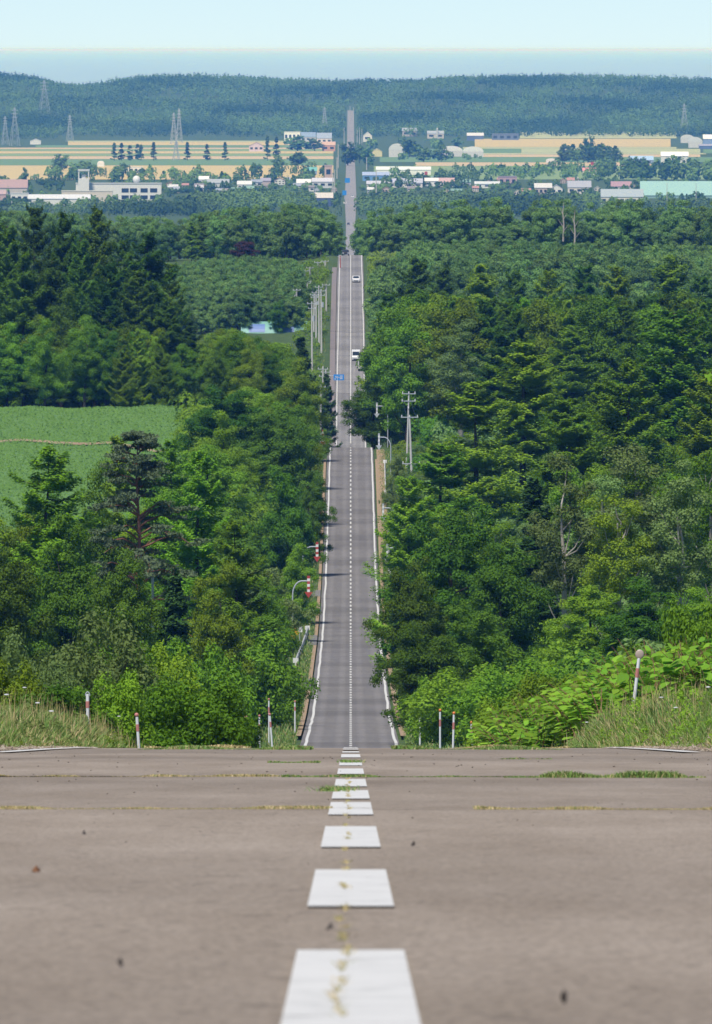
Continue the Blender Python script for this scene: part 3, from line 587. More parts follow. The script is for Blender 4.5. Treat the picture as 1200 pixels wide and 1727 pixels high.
# each tree of a wood gets a label by what it stands beside
LM = [('the open-topped larch', 78, 900), ('the orange-barked pine', 243, 860), ('the dense dark fir left', 300, 1010), ('the lowest arrow pole', 518, 1030), ('the yellow warning sign', 495, 1090), ('the upper arrow poles', 530, 880), ('the round dark tree at the field corner', 378, 740), ('the second road crest, left side', 530, 740),
 ('the left end of the green field', 30, 640), ('the middle of the far field edge', 170, 620), ('the right end of the far field edge', 300, 600), ('the green arched storage', 465, 560), ('the blue direction sign', 560, 630), ('the tall larch row', 150, 420), ('the overhanging dark tree', 688, 1020), ('the biggest round dark tree', 765, 930), ('the fir with a bare trunk', 905, 930), ('the leftmost birch', 962, 900), ('the fork-trunked birch', 1035, 930), ('the tallest birch', 1085, 820), ('the right-edge birch', 1190, 850),
 ('the larch beside the utility poles', 745, 800), ('the grey utility poles', 690, 720), ('the large upslope larch', 800, 700), ('the tallest middle larch', 880, 640), ('the biggest right-edge larch', 1130, 620), ('the larch beside that right-edge giant', 1060, 680), ('the curved snow poles', 650, 660), ('the lone bare-trunked birch', 775, 600), ('the left end of the skyline row', 680, 470), ('the third pointed skyline conifer', 812, 480), ('the middle of the skyline row', 950, 490), ('the broadest skyline conifer', 1130, 480), ('the third crest, left side', 560, 400), ('the third crest, right side', 620, 400), ('the reddish brown tree', 408, 430), ('the far left treeline', 150, 370), ('the twin bare pale trunks', 958, 390), ('the right end of the far woods', 1150, 380), ('the pale tree with spread arms', 762, 400)]
NOUN = {'broad': 'green broadleaf tree', 'broaddark': 'dark broadleaf tree', 'broadbright': 'bright green tree', 'willow': 'grey-green willow', 'birch': 'pale-trunked birch', 'larch': 'larch', 'larchdark': 'dark larch', 'spruce': 'dark spruce', 'mbroad': 'rounded green tree', 'mlarch': 'tall narrow conifer', 'mpale': 'pale rounded tree'}
GR = {}
for e_, kd, px, top, grp in PLACED:
    nm, lx, ly = min(LM, key=lambda l: (l[1]-px)**2+((l[2]-top-30)*1.2)**2); dx, dy = px-lx, top+30-ly
    rel = ('above and ' if dy < -45 else 'below and ' if dy > 45 else '')+('left of' if dx < -12 else 'right of' if dx > 12 else 'straight in line with')
    GR.setdefault((kd, rel, nm), []).append((px, top, e_))
OR = ['first', 'second', 'third', 'fourth', 'fifth', 'sixth', 'seventh', 'eighth', 'ninth', 'tenth', 'eleventh', 'twelfth', 'thirteenth', 'fourteenth', 'fifteenth', 'sixteenth', 'seventeenth', 'eighteenth', 'nineteenth', 'twentieth', 'twenty-first', 'twenty-second', 'twenty-third', 'twenty-fourth', 'twenty-fifth', 'last but two', 'last but one', 'very last']
for (kd, rel, nm), L_ in GR.items():
    L_.sort(key=lambda q: q[0])
    for i, (px, top, e_) in enumerate(L_):
        e_['label'] = NOUN[kd]+' '+rel+' '+nm + ('' if len(L_) == 1 else ', %s from left' % OR[min(i, 27)])
        if len(e_['label'].replace(',', ' ').split()) > 16: e_['label'] = e_['label'].replace(' from left', '').replace('above and', 'above').replace('below and', 'below').replace('straight in line with', 'by')
for px, y, D, w in ((672, 760, 1600, 40), (705, 745, 1640, 50), (660, 800, 1520, 36), (690, 790, 1500, 60), (668, 850, 1430, 44), (720, 770, 1540, 50)):
    hero('willow', px, y, D, w, 'low bush on the grassy bank around the grey utility poles, %s from left' % {660: 'first', 668: 'second', 672: 'third', 690: 'fourth', 705: 'fifth', 720: 'sixth'}[px], 'bushes around the utility poles', name='shrub')
# pale dead trunks standing in the right wood
dt = MB(); dt.tube([(0, 0, 0), (.2, 0, 5), (-.1, 0, 9), (.2, 0, 12)], [.3, .24, .16, .05], 6)
for a in ((1.6, 3), (-1.4, 4.5), (1.1, 6.5), (-.9, 8)): dt.tube([(0, 0, a[1]), (a[0], 0, a[1]+2.2)], [.12, .04], 5)
dm = dt.mesh('dead_trunk', BB)
for px, y, D, lb in ((762, 392, 3100, 'leafless pale tree with spread arms above the right wood'), (949, 362, 3090, 'left one of two bare pale trunks in the far right wood'), (968, 375, 3090, 'right one of two bare pale trunks in the far right wood')):
    e = empty('dead_tree', (X(px, D), D, Zy(y+42, D)), 0, lb, 'tree'); link('trunk', dm, e); e.scale = (.9, .9, .85 if px > 800 else 1)
# ------------------------------------------------------------------ plain: fields
FM = {'gold': cm('ripe_wheat', (.56, .45, .20), .9, .08), 'tan': cm('tan_stubble', (.56, .44, .26), .9, .08), 'pale': cm('pale_crop', (.42, .46, .24), .9, .08),
 'green': cm('green_crop', (.14, .25, .10), .9, .1), 'mid': cm('midgreen_crop', (.22, .32, .12), .9, .1)}
def field(y0, y1, xa, xb, c, slant=0):
    Da, Db = Dplain(y1), Dplain(y0); mb = MB(); n = 6; V = []; 
    for D in (Da, Db):
        for k in range(n+1):
            px = xa + (xb-xa)*k/n; V.append((X(px, D), D, gz(X(px, D), D)+.3))
    mb.add(V, [[k, k+1, n+2+k, n+1+k] for k in range(n)]); build(mb, 'field', FM[c], kind='structure')
for y0, y1, c in [(234.5, 236.5, 'pale'), (236.7, 242, 'gold'), (242.2, 246, 'green'), (246.2, 248.5, 'tan'), (248.7, 252, 'mid'), (252.2, 256, 'gold'), (256.2, 260.5, 'mid'), (260.7, 265.5, 'tan'), (265.7, 276, 'green'), (276.2, 300, 'gold')]:
    field(y0, y1, (115 if y1 < 243 else 60 if y1 < 247 else -80), 562, c)
for y0, y1, xa, xb, c in [(230, 233, 876, 1140, 'pale'), (233.2, 245, 800, 1130, 'gold'), (245.2, 248, 780, 1140, 'pale'), (248.2, 255, 700, 878, 'green'), (248.2, 255, 878.5, 1180, 'pale'),
    (255.2, 257.5, 780, 1190, 'pale'), (257.7, 262, 808, 1180, 'tan'), (262.2, 270.8, 640, 1280, 'green'), (271, 277, 700, 1100, 'tan'), (277.2, 300, 630, 1280, 'mid'), (249, 256, 1185, 1290, 'green')]:
    field(y0, y1, xa, xb, c)
# ------------------------------------------------------------------ town trees
rr = random.Random(21)
def fartree(px, ybase, h, w, con=False, D=None, **kw):
    D = D or Dplain(ybase); me = (FARC if con else FARB)[rr.randrange(2 if con else 4)]; x = X(px, D)
    o = link('conifer_tree' if con else 'broadleaf_tree', me, None, (x, D, gz(x, D)-.3)); o.rotation_euler = (0, 0, rr.uniform(0, 6.28))
    o.scale = (w/(6 if con else 9.2), w/(6 if con else 9.2), h/(15 if con else 12)); tag(o, **kw); return o
for k, (px, yt, yb) in enumerate([(193, 237, 268), (205, 236, 268), (219, 240, 268), (232, 238, 266), (238, 240, 268), (259, 236, 268), (316, 236, 268), (349, 238, 268), (379, 236, 268), (451, 225, 268), (466, 226, 262)]):
    D = Dplain(yb); fartree(px, yb, (yb-yt)*D/F, 15*D/F, True, label='dark conifer in the line across the striped fields, %s from the left' % OR9[k], cat='tree', group='line of conifers in the fields')
for px, yt, yb, w, lb in [(104, 257, 285, 30, 'tallest of the tree clump behind the white tower'), (42, 279, 308, 12, 'lone narrow tree in front of the golden field at the left'),
    (503, 252, 282, 32, 'round dark tree on the green strip left of the road'), (468, 258, 280, 18, 'smaller round tree left of the round dark one'),
    (586, 237, 276, 32, 'round dark tree hiding the road in the town'), (606, 238, 272, 22, 'tree right beside the round one hiding the road'), (620, 248, 281, 22, 'tree at the right roadside before the blue building'),
    (992, 228, 270, 22, 'tall tree in the middle of the grove in the right fields'), (1072, 300, 330, 14, 'small tree by the teal warehouse'), (690, 232, 262, 30, 'broad tree behind the arched barn'), (715, 245, 270, 30, 'dark tree between the arched barn and the greenhouses'),
    (745, 240, 270, 26, 'dark tree at the left end of the greenhouses'), (500, 226, 252, 40, 'dark tree group front of the big white building'), (530, 232, 252, 30, 'dark tree left of the orange house'), (770, 228, 246, 20, 'tree above the greenhouses')]:
    D = Dplain(yb); fartree(px, yb, (yb-yt)*D/F, w*D/F, False, label=lb, cat='tree')
for k in range(14):
    px = 945+k*7.5+rr.uniform(-3, 3); yb = rr.uniform(266, 273); fartree(px, yb, rr.uniform(13, 20), rr.uniform(11, 16), k % 3 == 0, label='tree of the compact grove in the right fields, %s from the left' % OR9[k], cat='tree', group='grove in the right fields')
BANDT = []
def band(n, x0, x1, yb0, yb1, hr, lb, grp, con=.2):
    for k in range(n):
        px = rr.uniform(x0, x1); yb = rr.uniform(yb0, yb1); D = Dplain(yb)
        if abs(X(px, D)) < 9: continue
        h = rr.uniform(*hr); BANDT.append((px, D, h, h*rr.uniform(.75, 1.1), rr.random() < con))
band(26, 80, 215, 290, 306, (8, 14), 'tree of the grove behind the white tower', 'grove behind the white tower', .15)
band(30, 215, 420, 296, 312, (6, 12), 'garden tree between the long white school and the striped fields', 'trees right of the school')
band(26, 400, 560, 288, 318, (7, 13), 'town tree left of the road below the green strip', 'town trees left of the road')
band(18, 640, 800, 285, 318, (7, 12), 'town tree among the roofs right of the road', 'town trees right of the road')
band(44, 780, 1030, 284, 300, (7, 12), 'tree of the belt between the right fields and the houses', 'belt below the right fields')
band(40, 1010, 1210, 285, 304, (10, 17), 'tree of the high belt behind the teal warehouse', 'belt behind the teal warehouse', .1)
band(8, 620, 790, 238, 262, (8, 14), 'farm tree around the barns right of the road', 'farm trees right of the road')
# woods in front of the town: far-off mass
def mass(name, pts_fn, n, leaf, q, label_kind='stuff', seed=4, cat='wood', lb='', mats=None):
    rg = np.random.default_rng(seed); px, D, h, w, con = pts_fn(rg, n); x = (px-CX)*D/F; g = ground(x, D); nq = q; n = len(px)
    d = unit(rg.normal(0, 1, (n, nq, 3)) + [0, -.25, .45]); r = rg.uniform(.75, 1.08, (n, nq, 1))
    lump = 1+.25*np.sin(d[..., :1]*6+px[:, None, None])
    P = d*r*lump*np.stack([w/2, w/2, h*.5], -1)[:, None]; t_ = (P[..., 2]/(h[:, None]*.5)+1)/2
    P[..., :2] *= np.where(con[:, None], 1.15*(1-t_)**.8+.05, 1)[..., None]; P[..., 2] += h[:, None]*.5
    P = P + np.stack([x, D, g], -1)[:, None]; V, f = quads(P.reshape(-1, 3), d.reshape(-1, 3)+[0, 0, .4], 1.0, 1.2, .4, rg)
    s = np.repeat(np.repeat(w*leaf, nq), 4)[:, None]; c = np.repeat(P.reshape(-1, 3), 4, 0); V = c+(V-c)*s
    # shuffled copies of two foliage tones
    st = np.sin(D*.0043+px*.009)+np.sin(px*.021-D*.0019)+rg.normal(0, .35, n); mi = np.repeat(np.where(con & (st > -.2), 2, np.where(st > .9, 2, np.where(st < -.3, 1, 0))), nq).astype(int); mb = MB(); mb.add(V, f[mi == 0], 0); mb.f.append(f[mi == 1]); mb.m.append(np.ones(int((mi == 1).sum()))); mb.f.append(f[mi == 2]); mb.m.append(np.full(int((mi == 2).sum()), 2))
    return build(mb, name, list(mats or (M['far'], M['mid'], M['spruce'])), kind='stuff', label=lb, cat=cat)
def under(D0, D1, p0, p1, xm, hr):
    def f(rg, n):
        D = rg.uniform(D0, D1, n); px = rg.uniform(p0, p1, n); k = np.abs((px-CX)*D/F) > xm; D, px = D[k], px[k]; h = rg.uniform(*hr, len(D)); return px, D, h, h*rg.uniform(1.1, 1.8, len(D)), np.zeros(len(D), bool)
    return f
UM = (M['leafdark'], M['leaf'], M['leafgrey'])
mass('undergrowth', under(740, 1180, 640, 1215, 9.5, (1.2, 3)), 520, .07, 420, seed=61, lb='dark shrubs filling the floor of the lower right wood', mats=UM)
mass('undergrowth', under(740, 1180, -20, 470, 10, (1.2, 3)), 420, .07, 420, seed=62, lb='dark shrubs filling the floor of the lower left wood', mats=UM)
mass('undergrowth', under(1180, 1700, 315, 545, 9, (1.5, 3.5)), 420, .09, 260, seed=63, lb='shrubs covering the bank between the green field and the road', mats=UM)
mass('undergrowth', under(1200, 1750, 690, 1215, 10, (1.5, 3.5)), 520, .09, 260, seed=64, lb='shrubs covering the slope of the middle right wood', mats=UM)
mass('bank_weeds', under(1380, 1735, 640, 760, 6.2, (.4, 1.3)), 500, .12, 120, seed=65, lb='mixed weeds on the grassy bank around the grey utility poles', mats=(M['leaf'], M['leafbright'], M['leafgrey']))
mass('bank_weeds', under(2450, 3050, 500, 560, 6.0, (.6, 1.8)), 420, .14, 90, seed=66, lb='weeds at the feet of the crowded utility poles', mats=(M['leaf'], M['leafbright'], M['leafgrey']))
mass('bank_weeds', under(2450, 3050, 618, 680, 5.0, (.6, 1.8)), 320, .14, 90, seed=67, lb='weeds on the right verge of the third rise', mats=(M['leaf'], M['leafbright'], M['leafgrey']))
def town_wood(rg, n):
    yb = rg.uniform(318, 362, n); px = rg.uniform(-30, 1230, n); D = 120*F/(yb-Y0); h = rg.uniform(7, 12, n); w = h*rg.uniform(.7, 1.1, n)
    x = (px-CX)*D/F; top = yb - h/D*F; keep = (np.abs(x) > 7.5)
    lim = np.interp(px, [-30, 0, 140, 150, 290, 330, 420, 520, 540, 565, 600, 660, 800, 900, 1000, 1015, 1100, 1200, 1230], [330, 336, 336, 332, 332, 318, 312, 320, 338, 342, 326, 318, 316, 322, 320, 330, 334, 330, 330])
    keep &= top > lim; keep &= ~((px > 1010) & (px < 1105) & (top < 333)); return px[keep], D[keep], h[keep], w[keep], rg.uniform(0, 1, keep.sum()) < .18
def yard(rg, n):
    L_ = list(BANDT)
    for hx0, hx1, hy in ((128, 272, 338), (104, 190, 341), (48, 152, 345), (-10, 50, 341), (203, 241, 291), (331, 352, 310), (346, 386, 313), (283, 345, 321), (400, 456, 318), (479, 560, 238), (500, 562, 316), (532, 561, 346), (612, 656, 303), (618, 712, 316), (716, 766, 312), (800, 842, 315), (840, 871, 313), (900, 948, 327), (957, 1000, 325), (1013, 1084, 342), (1080, 1210, 333), (1030, 1064, 320), (655, 683, 263), (742, 815, 263), (678, 748, 234)):
        for k in range(int((hx1-hx0)/7)+2):
            if rg.uniform() < .78:
                px = rg.uniform(hx0-4, hx1+4); D = 120*F/(hy+rg.uniform(.5, 4)-Y0)
                if abs((px-CX)*D/F) > 10: h = rg.uniform(2.5, 7); L_.append((px, D, h, h*rg.uniform(.9, 1.4), rg.uniform() < .2))
    for k in range(420):
        hy = rg.uniform(298, 345); px = rg.uniform(-20, 1220); D = 120*F/(hy-Y0)
        if abs((px-CX)*D/F) > 8 and not (125 < px < 275 and hy > 332) and not (1010 < px < 1090 and hy > 330) and not (1080 < px and hy > 322): h = rg.uniform(3, 6.5); L_.append((px, D, h, h*1.2, rg.uniform() < .2))
    a = [np.array(c) for c in zip(*L_)]; return a[0], a[1], a[2], a[3], a[4].astype(bool)
mass('town_trees', yard, 0, .19, 170, seed=12, lb='garden and yard trees mixed among the roofs of the town')
mass('town_wood', town_wood, 3300, .16, 90, seed=8, lb='dense mixed wood in front of the town on both sides of the road')
def hill_wood(rg, n):
    D = 15650 + (rg.uniform(0, 1, n)**1.15)*4350; px = rg.uniform(-60, 1260, n); x = (px-CX)*D/F; keep = (np.abs(x) > 11) | (D > 17650)
    keep &= ~((px > 95) & (D < 15760)); h = rg.uniform(9, 15, n); w = rg.uniform(8, 14, n)
    band_ = (np.sin(D*.006+px*.004) > .1); con = band_ & (rg.uniform(0, 1, n) < .55); return px[keep], D[keep], h[keep], np.where(con, w*.6, w)[keep], con[keep]
mass('hill_forest', hill_wood, 15000, .17, 42, seed=9, lb='blue-green forest covering the hills beyond the fields')
# ------------------------------------------------------------------ buildings of the plain
def house(name, x0, x1, ytop, ybase, label, wall=(.62, .60, .56), roof=(.30, .33, .38), kind='gable', rh=.35, wins=0, D=None, depth=None, ridge='x', cat='building', rows=1, group=None):
    D = D or Dplain(ybase); s = D/F; w = (x1-x0)*s; H = (ybase-ytop)*s; xc = X((x0+x1)/2, D); dp = depth or min(w, 14); g = gz(xc, D)
    e = empty(name, (xc, D, g), 0, label, cat, group); wm = cm('wall_%d_%d_%d' % tuple(int(c*99) for c in wall), wall); rm = cm('roof_%d_%d_%d' % tuple(int(c*99) for c in roof), roof, .6)
    hw_ = H*(1-rh) if kind != 'flat' else H*.93; o = .35
    b = MB(); b.box((0, dp/2, hw_/2), (w, dp, hw_))
    r = MB()
    if kind == 'gable' and ridge == 'x':
        r.add([(-w/2-o, -o, hw_), (w/2+o, -o, hw_), (w/2+o, dp/2, H), (-w/2-o, dp/2, H), (-w/2-o, dp+o, hw_), (w/2+o, dp+o, hw_),
               (-w/2-o, -o, hw_+.2), (w/2+o, -o, hw_+.2), (w/2+o, dp/2, H+.2), (-w/2-o, dp/2, H+.2), (-w/2-o, dp+o, hw_+.2), (w/2+o, dp+o, hw_+.2)],
              [[0,1,2,3],[3,2,5,4],[6,9,8,7],[9,10,11,8],[0,6,7,1],[4,5,11,10],[0,3,9,6],[3,4,10,9],[1,7,8,2],[2,8,11,5]])
        for sx in (-1, 1): b.add([(sx*w/2, .02, hw_), (sx*w/2, dp-.02, hw_), (sx*w/2, dp/2, H)], [[0,1,2]])
    elif kind == 'gable':
        b.add([(-w/2, .0, hw_), (w/2, .0, hw_), (0, .0, H), (-w/2, dp, hw_), (w/2, dp, hw_), (0, dp, H)], [[0,1,2],[3,5,4]])
        for sx in (-1, 1):
            V = [(sx*(w/2+o), -o, hw_-.2), (0, -o, H), (0, dp+o, H), (sx*(w/2+o), dp+o, hw_-.2)]; r.add(V + [(a, c, z+.25) for a, c, z in V], [[0,1,2,3],[7,6,5,4],[0,4,5,1],[3,2,6,7],[0,3,7,4]])
    elif kind == 'arch':
        b = MB(); b.box((0, dp/2, hw_*.4), (w*.98, dp, hw_*.8)); n = 12
        prof = [(w/2*math.cos(math.pi*k/n), hw_*.8+(H-hw_*.8)*math.sin(math.pi*k/n)) for k in range(n+1)]; r.prism(prof, -.1, dp+.1)
    else:
        r.box((0, dp/2, hw_+H*.035), (w+.5, dp+.5, H*.07))
    build(b, 'wall', wm, e); build(r, 'roof', rm, e)
    for rw in range(rows if wins else 0):
        for k in range(wins):
            x = -w/2+w*(k+.5)/wins; zc = hw_*((rw+.58)/rows); f = MB().box((x, -.06, zc), (w/wins*.55, .12, hw_/rows*.36)); build(f, 'window', M['glass'], e)
    return e
WHT, GRY, BLU = (.75, .75, .74), (.36, .40, .44), (.34, .38, .44)
sch = house('school_building', 128, 272, 305, 337, 'long white school with a flat roof attached to the square white tower', WHT, (.5, .52, .52), 'flat', wins=0, depth=14)
D = Dplain(337); s = D/F
for k, px in enumerate((203+8, 221+4, 239+4, 257+2)):
    build(MB().box((X(px, D)-X(200, D), -.08, 9), (12*s, .16, 3.2)), 'window', M['glass'], sch)
    build(MB().box((X(px, D)-X(200, D), -.08, 3.6), (12*s, .16, 3.0)), 'window', M['glass'], sch)
e = empty('bell_tower', (X(141.5, D), D-9, gz(0, D)), 0, 'square white tower with an open top storey rising over the school', 'tower'); H = (337-282)*s; w = 19*s*.96
b = MB(); b.box((0, 4, H*.36), (w, 8, H*.72)); build(b, 'shaft', cm('wall_w', WHT), e)
b = MB(); [b.box((sx*(w/2-.4), 4+sy*3.6, H*.83), (.8, .8, H*.22)) for sx in (-1, 1) for sy in (-1, 1)]; b.box((0, 4, H*.78), (w*.35, 3, H*.12)); build(b, 'belfry', cm('wall_w', WHT), e)
build(MB().box((0, 4, H*.97), (w+.6, 8.6, H*.06)), 'roof', cm('roof_g', (.6, .62, .64)), e)
house('low_hall', 48, 152, 328, 346, 'long low white hall in front of the school tower', WHT, (.62, .64, .68), 'gable', .4, D=Dplain(343))
house('hall_wing', 104, 190, 318, 340, 'cream lower wing in front of the white tower', (.68, .62, .54), (.7, .68, .62), 'flat', depth=8)
house('red_roof_barn', -20, 46, 300, 325, 'long barn with a dull red roof at the left edge of the town', (.55, .5, .48), (.40, .28, .27), 'gable', .55, D=Dplain(325), depth=30)
house('white_house', 18, 48, 322, 342, 'white house with a pale grey roof at the left edge of the town', WHT, (.6, .62, .64), 'flat', wins=3)
house('pink_house', -12, 10, 318, 340, 'pink-walled house cut by the left edge', (.55, .38, .37), (.45, .33, .33), 'gable', .3)
house('white_barn', 51, 69, 231, 240.5, 'small white gabled barn at the far left end of the striped fields', (.8, .8, .8), (.75, .77, .8), 'gable', .35, ridge='y')
house('white_barn', 218, 241, 278, 290, 'white shed with small dark windows left of the field conifers', WHT, (.75, .76, .76), 'flat', wins=3)
house('white_barn', 203, 219, 280, 290, 'white greenhouse left of the windowed shed', WHT, (.8, .8, .82), 'arch')
house('white_barn', 164, 176, 268, 278, 'small white dome shed above the white tower', WHT, (.8, .8, .82), 'arch')
e = empty('water_tank', (X(230, D+12), D+12, gz(0, D)), 0, 'white ball-shaped water tank over the school roof', 'water tank')
build(MB().sphere((0, 0, 17.5), 3.0, 14, 8), 'tank', M['white'], e, smooth=True); build(MB().tube([(0, 0, 0), (0, 0, 15)], 1.2, 8), 'stand', M['galv'], e)
HS = [('town_house', 331, 352, 294, 309, 'white house above the grey-roofed hall left of the town', WHT, (.78, .78, .78), 2), ('grey_roof_hall', 346, 386, 299, 312, 'long grey-roofed hall between trees right of the school', (.6, .62, .62), GRY, 0),
 ('town_house', 283, 300, 308, 320, 'small white house right of the school end', WHT, (.6, .6, .62), 2), ('town_house', 330, 343, 309, 322, 'small white house under the grey-roofed hall', WHT, (.5, .5, .55), 2), ('town_house', 400, 424, 302, 318, 'white house at the left edge of the town centre', WHT, (.66, .68, .7), 3),
 ('town_house', 440, 456, 297, 310, 'house with a violet-grey roof among the town trees', (.5, .42, .42), (.34, .32, .42), 0), ('farmhouse', 420, 444, 237, 252.5, 'lilac farmhouse with a dark gabled roof at the end of the striped fields', (.62, .52, .6), (.20, .20, .32), 3),
 ('big_white_hall', 479, 506, 219, 236, 'big white block-shaped hall at the foot of the forested hill', (.82, .82, .82), (.8, .8, .8), 4), ('blue_roof_house', 507, 532, 220, 236, 'house with a blue-grey roof right of the big white hall', (.5, .5, .55), (.22, .30, .45), 3),
 ('blue_roof_house', 534, 559, 221, 240, 'blue-grey roofed house beside the far road', (.66, .62, .6), (.28, .34, .46), 3), ('orange_house', 543, 565, 236, 252, 'orange house beside the far road', (.62, .34, .24), (.56, .38, .30), 2),
 ('teal_roof_house', 511, 534, 279, 292, 'house with a teal roof left of the road on the green strip', (.25, .34, .6), (.16, .42, .40), 1), ('pink_house', 547, 560, 275, 300, 'narrow pinkish apartment house left of the road', (.58, .42, .36), (.5, .4, .4), 1),
 ('town_house', 500, 524, 299, 316, 'white two-window house in the town left of the road', WHT, (.72, .72, .72), 3), ('town_house', 526, 562, 297, 314, 'long pale house beside the road in the town', (.62, .62, .64), (.55, .55, .62), 3),
 ('dark_house', 532, 561, 322, 345, 'house with a pale roof and dark navy wall beside the road', (.08, .12, .22), (.58, .54, .5), 0),
 ('blue_store', 611, 656, 287, 302, 'bright blue store right of the road', (.16, .33, .60), (.36, .44, .62), 3), ('white_warehouse', 634, 726, 278, 292, 'long white warehouse behind the blue store', (.8, .8, .8), (.72, .75, .75), 0),
 ('town_house', 618, 650, 302, 316, 'cream house in front of the blue store', (.66, .6, .5), (.5, .52, .6), 2), ('long_roof_hall', 652, 712, 298, 313, 'long hall with a grey-blue roof right of the blue store', (.72, .68, .66), (.44, .46, .56), 4),
 ('town_house', 716, 742, 297, 311, 'white house left of the pink-roofed one', WHT, (.75, .74, .74), 2), ('pink_roof_house', 740, 766, 297, 312, 'house with a pink roof right of the road', (.66, .64, .64), (.52, .36, .36), 0),
 ('white_house', 612, 627, 219, 236, 'white gabled house at the far end of the road on the right', (.8, .78, .74), (.6, .62, .6), 1), ('grey_farmhouse', 678, 703, 218, 232, 'grey-roofed farmhouse at the foot of the forest right of the road', (.5, .45, .45), (.36, .40, .46), 2),
 ('grey_farmhouse', 720, 748, 220, 233, 'low grey farmhouse beside the silo', (.6, .55, .5), (.36, .40, .46), 2), ('yellow_shed', 626, 644, 247, 261, 'small yellow shed left of the arched barn', (.72, .66, .35), (.72, .70, .55), 0),
 ('farmhouse', 690, 706, 252, 262, 'small white and yellow farmhouse right of the arched barn', (.75, .7, .45), (.6, .6, .6), 2), ('dark_shed', 787, 815, 221, 234, 'farm shed with a dark open front at the left end of the right fields', (.12, .16, .28), (.62, .62, .66), 0),
 ('pink_house', 840, 871, 294, 312, 'dull pink house in the town', (.48, .34, .38), (.34, .28, .36), 3), ('town_house', 800, 842, 303, 314, 'low white house left of the dull pink one', WHT, (.62, .66, .7), 3),
 ('long_cream_house', 901, 930, 306, 326, 'wide house with a tan upper band right of the dull pink one', (.52, .44, .40), (.60, .60, .60), 4), ('white_house', 928, 948, 308, 325, 'white house joined to the tan-banded one', WHT, (.45, .48, .55), 2),
 ('grey_roof_house', 957, 996, 302, 324, 'house with a big grey roof and white wall in the right of the town', (.72, .68, .62), (.36, .38, .44), 3), ('shop_building', 982, 1004, 280, 293, 'small white shop under the red sign', (.75, .7, .68), (.7, .3, .3), 2),
 ('blue_hall', 1060, 1101, 260, 274, 'pale blue-roofed hall in the right fields', (.26, .34, .50), (.36, .52, .74), 2), ('white_warehouse', 1114, 1160, 253, 272, 'large white warehouse beside the pale blue hall', (.76, .76, .74), (.84, .84, .84), 0),
 ('maroon_roof_house', 1030, 1064, 303, 320, 'house with a maroon roof behind the cream school', (.6, .58, .55), (.38, .25, .29), 0), ('cream_school', 1013, 1084, 316, 342, 'cream school with a grey roof and a row of windows', (.74, .70, .58), (.34, .40, .44), 7),
 ('blue_barn', 1185, 1212, 224, 243, 'barn with a white roof and blue wall cut by the right edge', (.25, .35, .6), (.8, .8, .8), 0), ('dark_shed', 1178, 1212, 240, 248, 'low dark blue shed at the right edge', (.12, .18, .34), (.35, .36, .46), 0),
 ('storage_shed', 829, 874, 222, 235, 'dark slate-coloured farm shed with one white spot at the forest foot', (.14, .18, .27), (.18, .22, .30), 4)]
for nm, a, b_, y0, y1, lb, wl, rf, wn in HS:
    house(nm, a, b_, y0, y1, lb, wl, rf, 'flat' if nm in ('big_white_hall', 'pink_house', 'storage_shed') else 'gable', .5 if 'roof' in nm or 'school' in nm or 'hall' in nm else .38, wn, ridge='y' if nm in ('farmhouse', 'white_barn', 'yellow_shed', 'white_house') else 'x')
teal = house('teal_warehouse', 1080, 1225, 303, 331, 'very long warehouse with a pale teal roof at the right edge', (.26, .42, .40), (.30, .50, .47), 'gable', .84, 0, depth=40)
for x0, x1, y0, y1, lb in [(655, 683, 239, 262, 'grey arched barn right of the road'), (742, 780, 243, 261, 'white arched greenhouse, left one of the long pair'), (780, 815, 244, 262, 'white arched greenhouse with a dark window, right one of the long pair'),
    (920, 938, 264, 272, 'small pale domed storage in the right fields'), (1147, 1170, 224, 238, 'grey arched barn at the right end of the far field'), (1160, 1184, 228, 246, 'cream arched barn in front of the grey one at the right')]:
    house('arched_barn', x0, x1, y0, y1, lb, (.66, .66, .66), (.68, .70, .72) if 'white' not in lb else (.82, .82, .82), 'arch', wins=0)
for px, yt, yb, w, lb, c in [(737, 213, 233, 3, 'slim pale silo at the foot of the forest', (.6, .62, .62)), (1070, 305, 322, 5, 'stubby brick chimney between the cream school and the teal warehouse', (.45, .38, .34)), (974, 296, 306, 4, 'grey chimney on top of the big grey-roofed house', (.45, .45, .48))]:
    D = Dplain(yb); s = D/F; mb = MB().tube([(0, 0, 0), (0, 0, (yb-yt)*s*.93)], w*s/2, 12); mb.tube([(0, 0, (yb-yt)*s*.93), (0, 0, (yb-yt)*s)], [w*s*.55, w*s*.3], 12)
    build(mb, 'silo' if 'silo' in lb else 'chimney_stack', cm('chim%d' % px, c), loc=(X(px, D), D, gz(0, D)), label=lb, cat='silo' if 'silo' in lb else 'chimney')
rh_ = random.Random(77); HL = []
for side, (p0, p1), n in (('left', (275, 565), 17), ('right', (612, 1010), 22)):
    for k in range(n): HL.append((side, p0+(p1-p0)*(k+rh_.uniform(.1, .9))/n, rh_.uniform(304, 326)))
WC = [((.74, .73, .70), 'white'), ((.62, .58, .50), 'cream'), ((.50, .52, .56), 'grey'), ((.56, .46, .40), 'tan')]; RC = [((.30, .34, .42), 'blue-grey'), ((.44, .24, .22), 'dull red'), ((.60, .61, .62), 'pale'), ((.24, .22, .22), 'dark'), ((.22, .36, .30), 'green')]
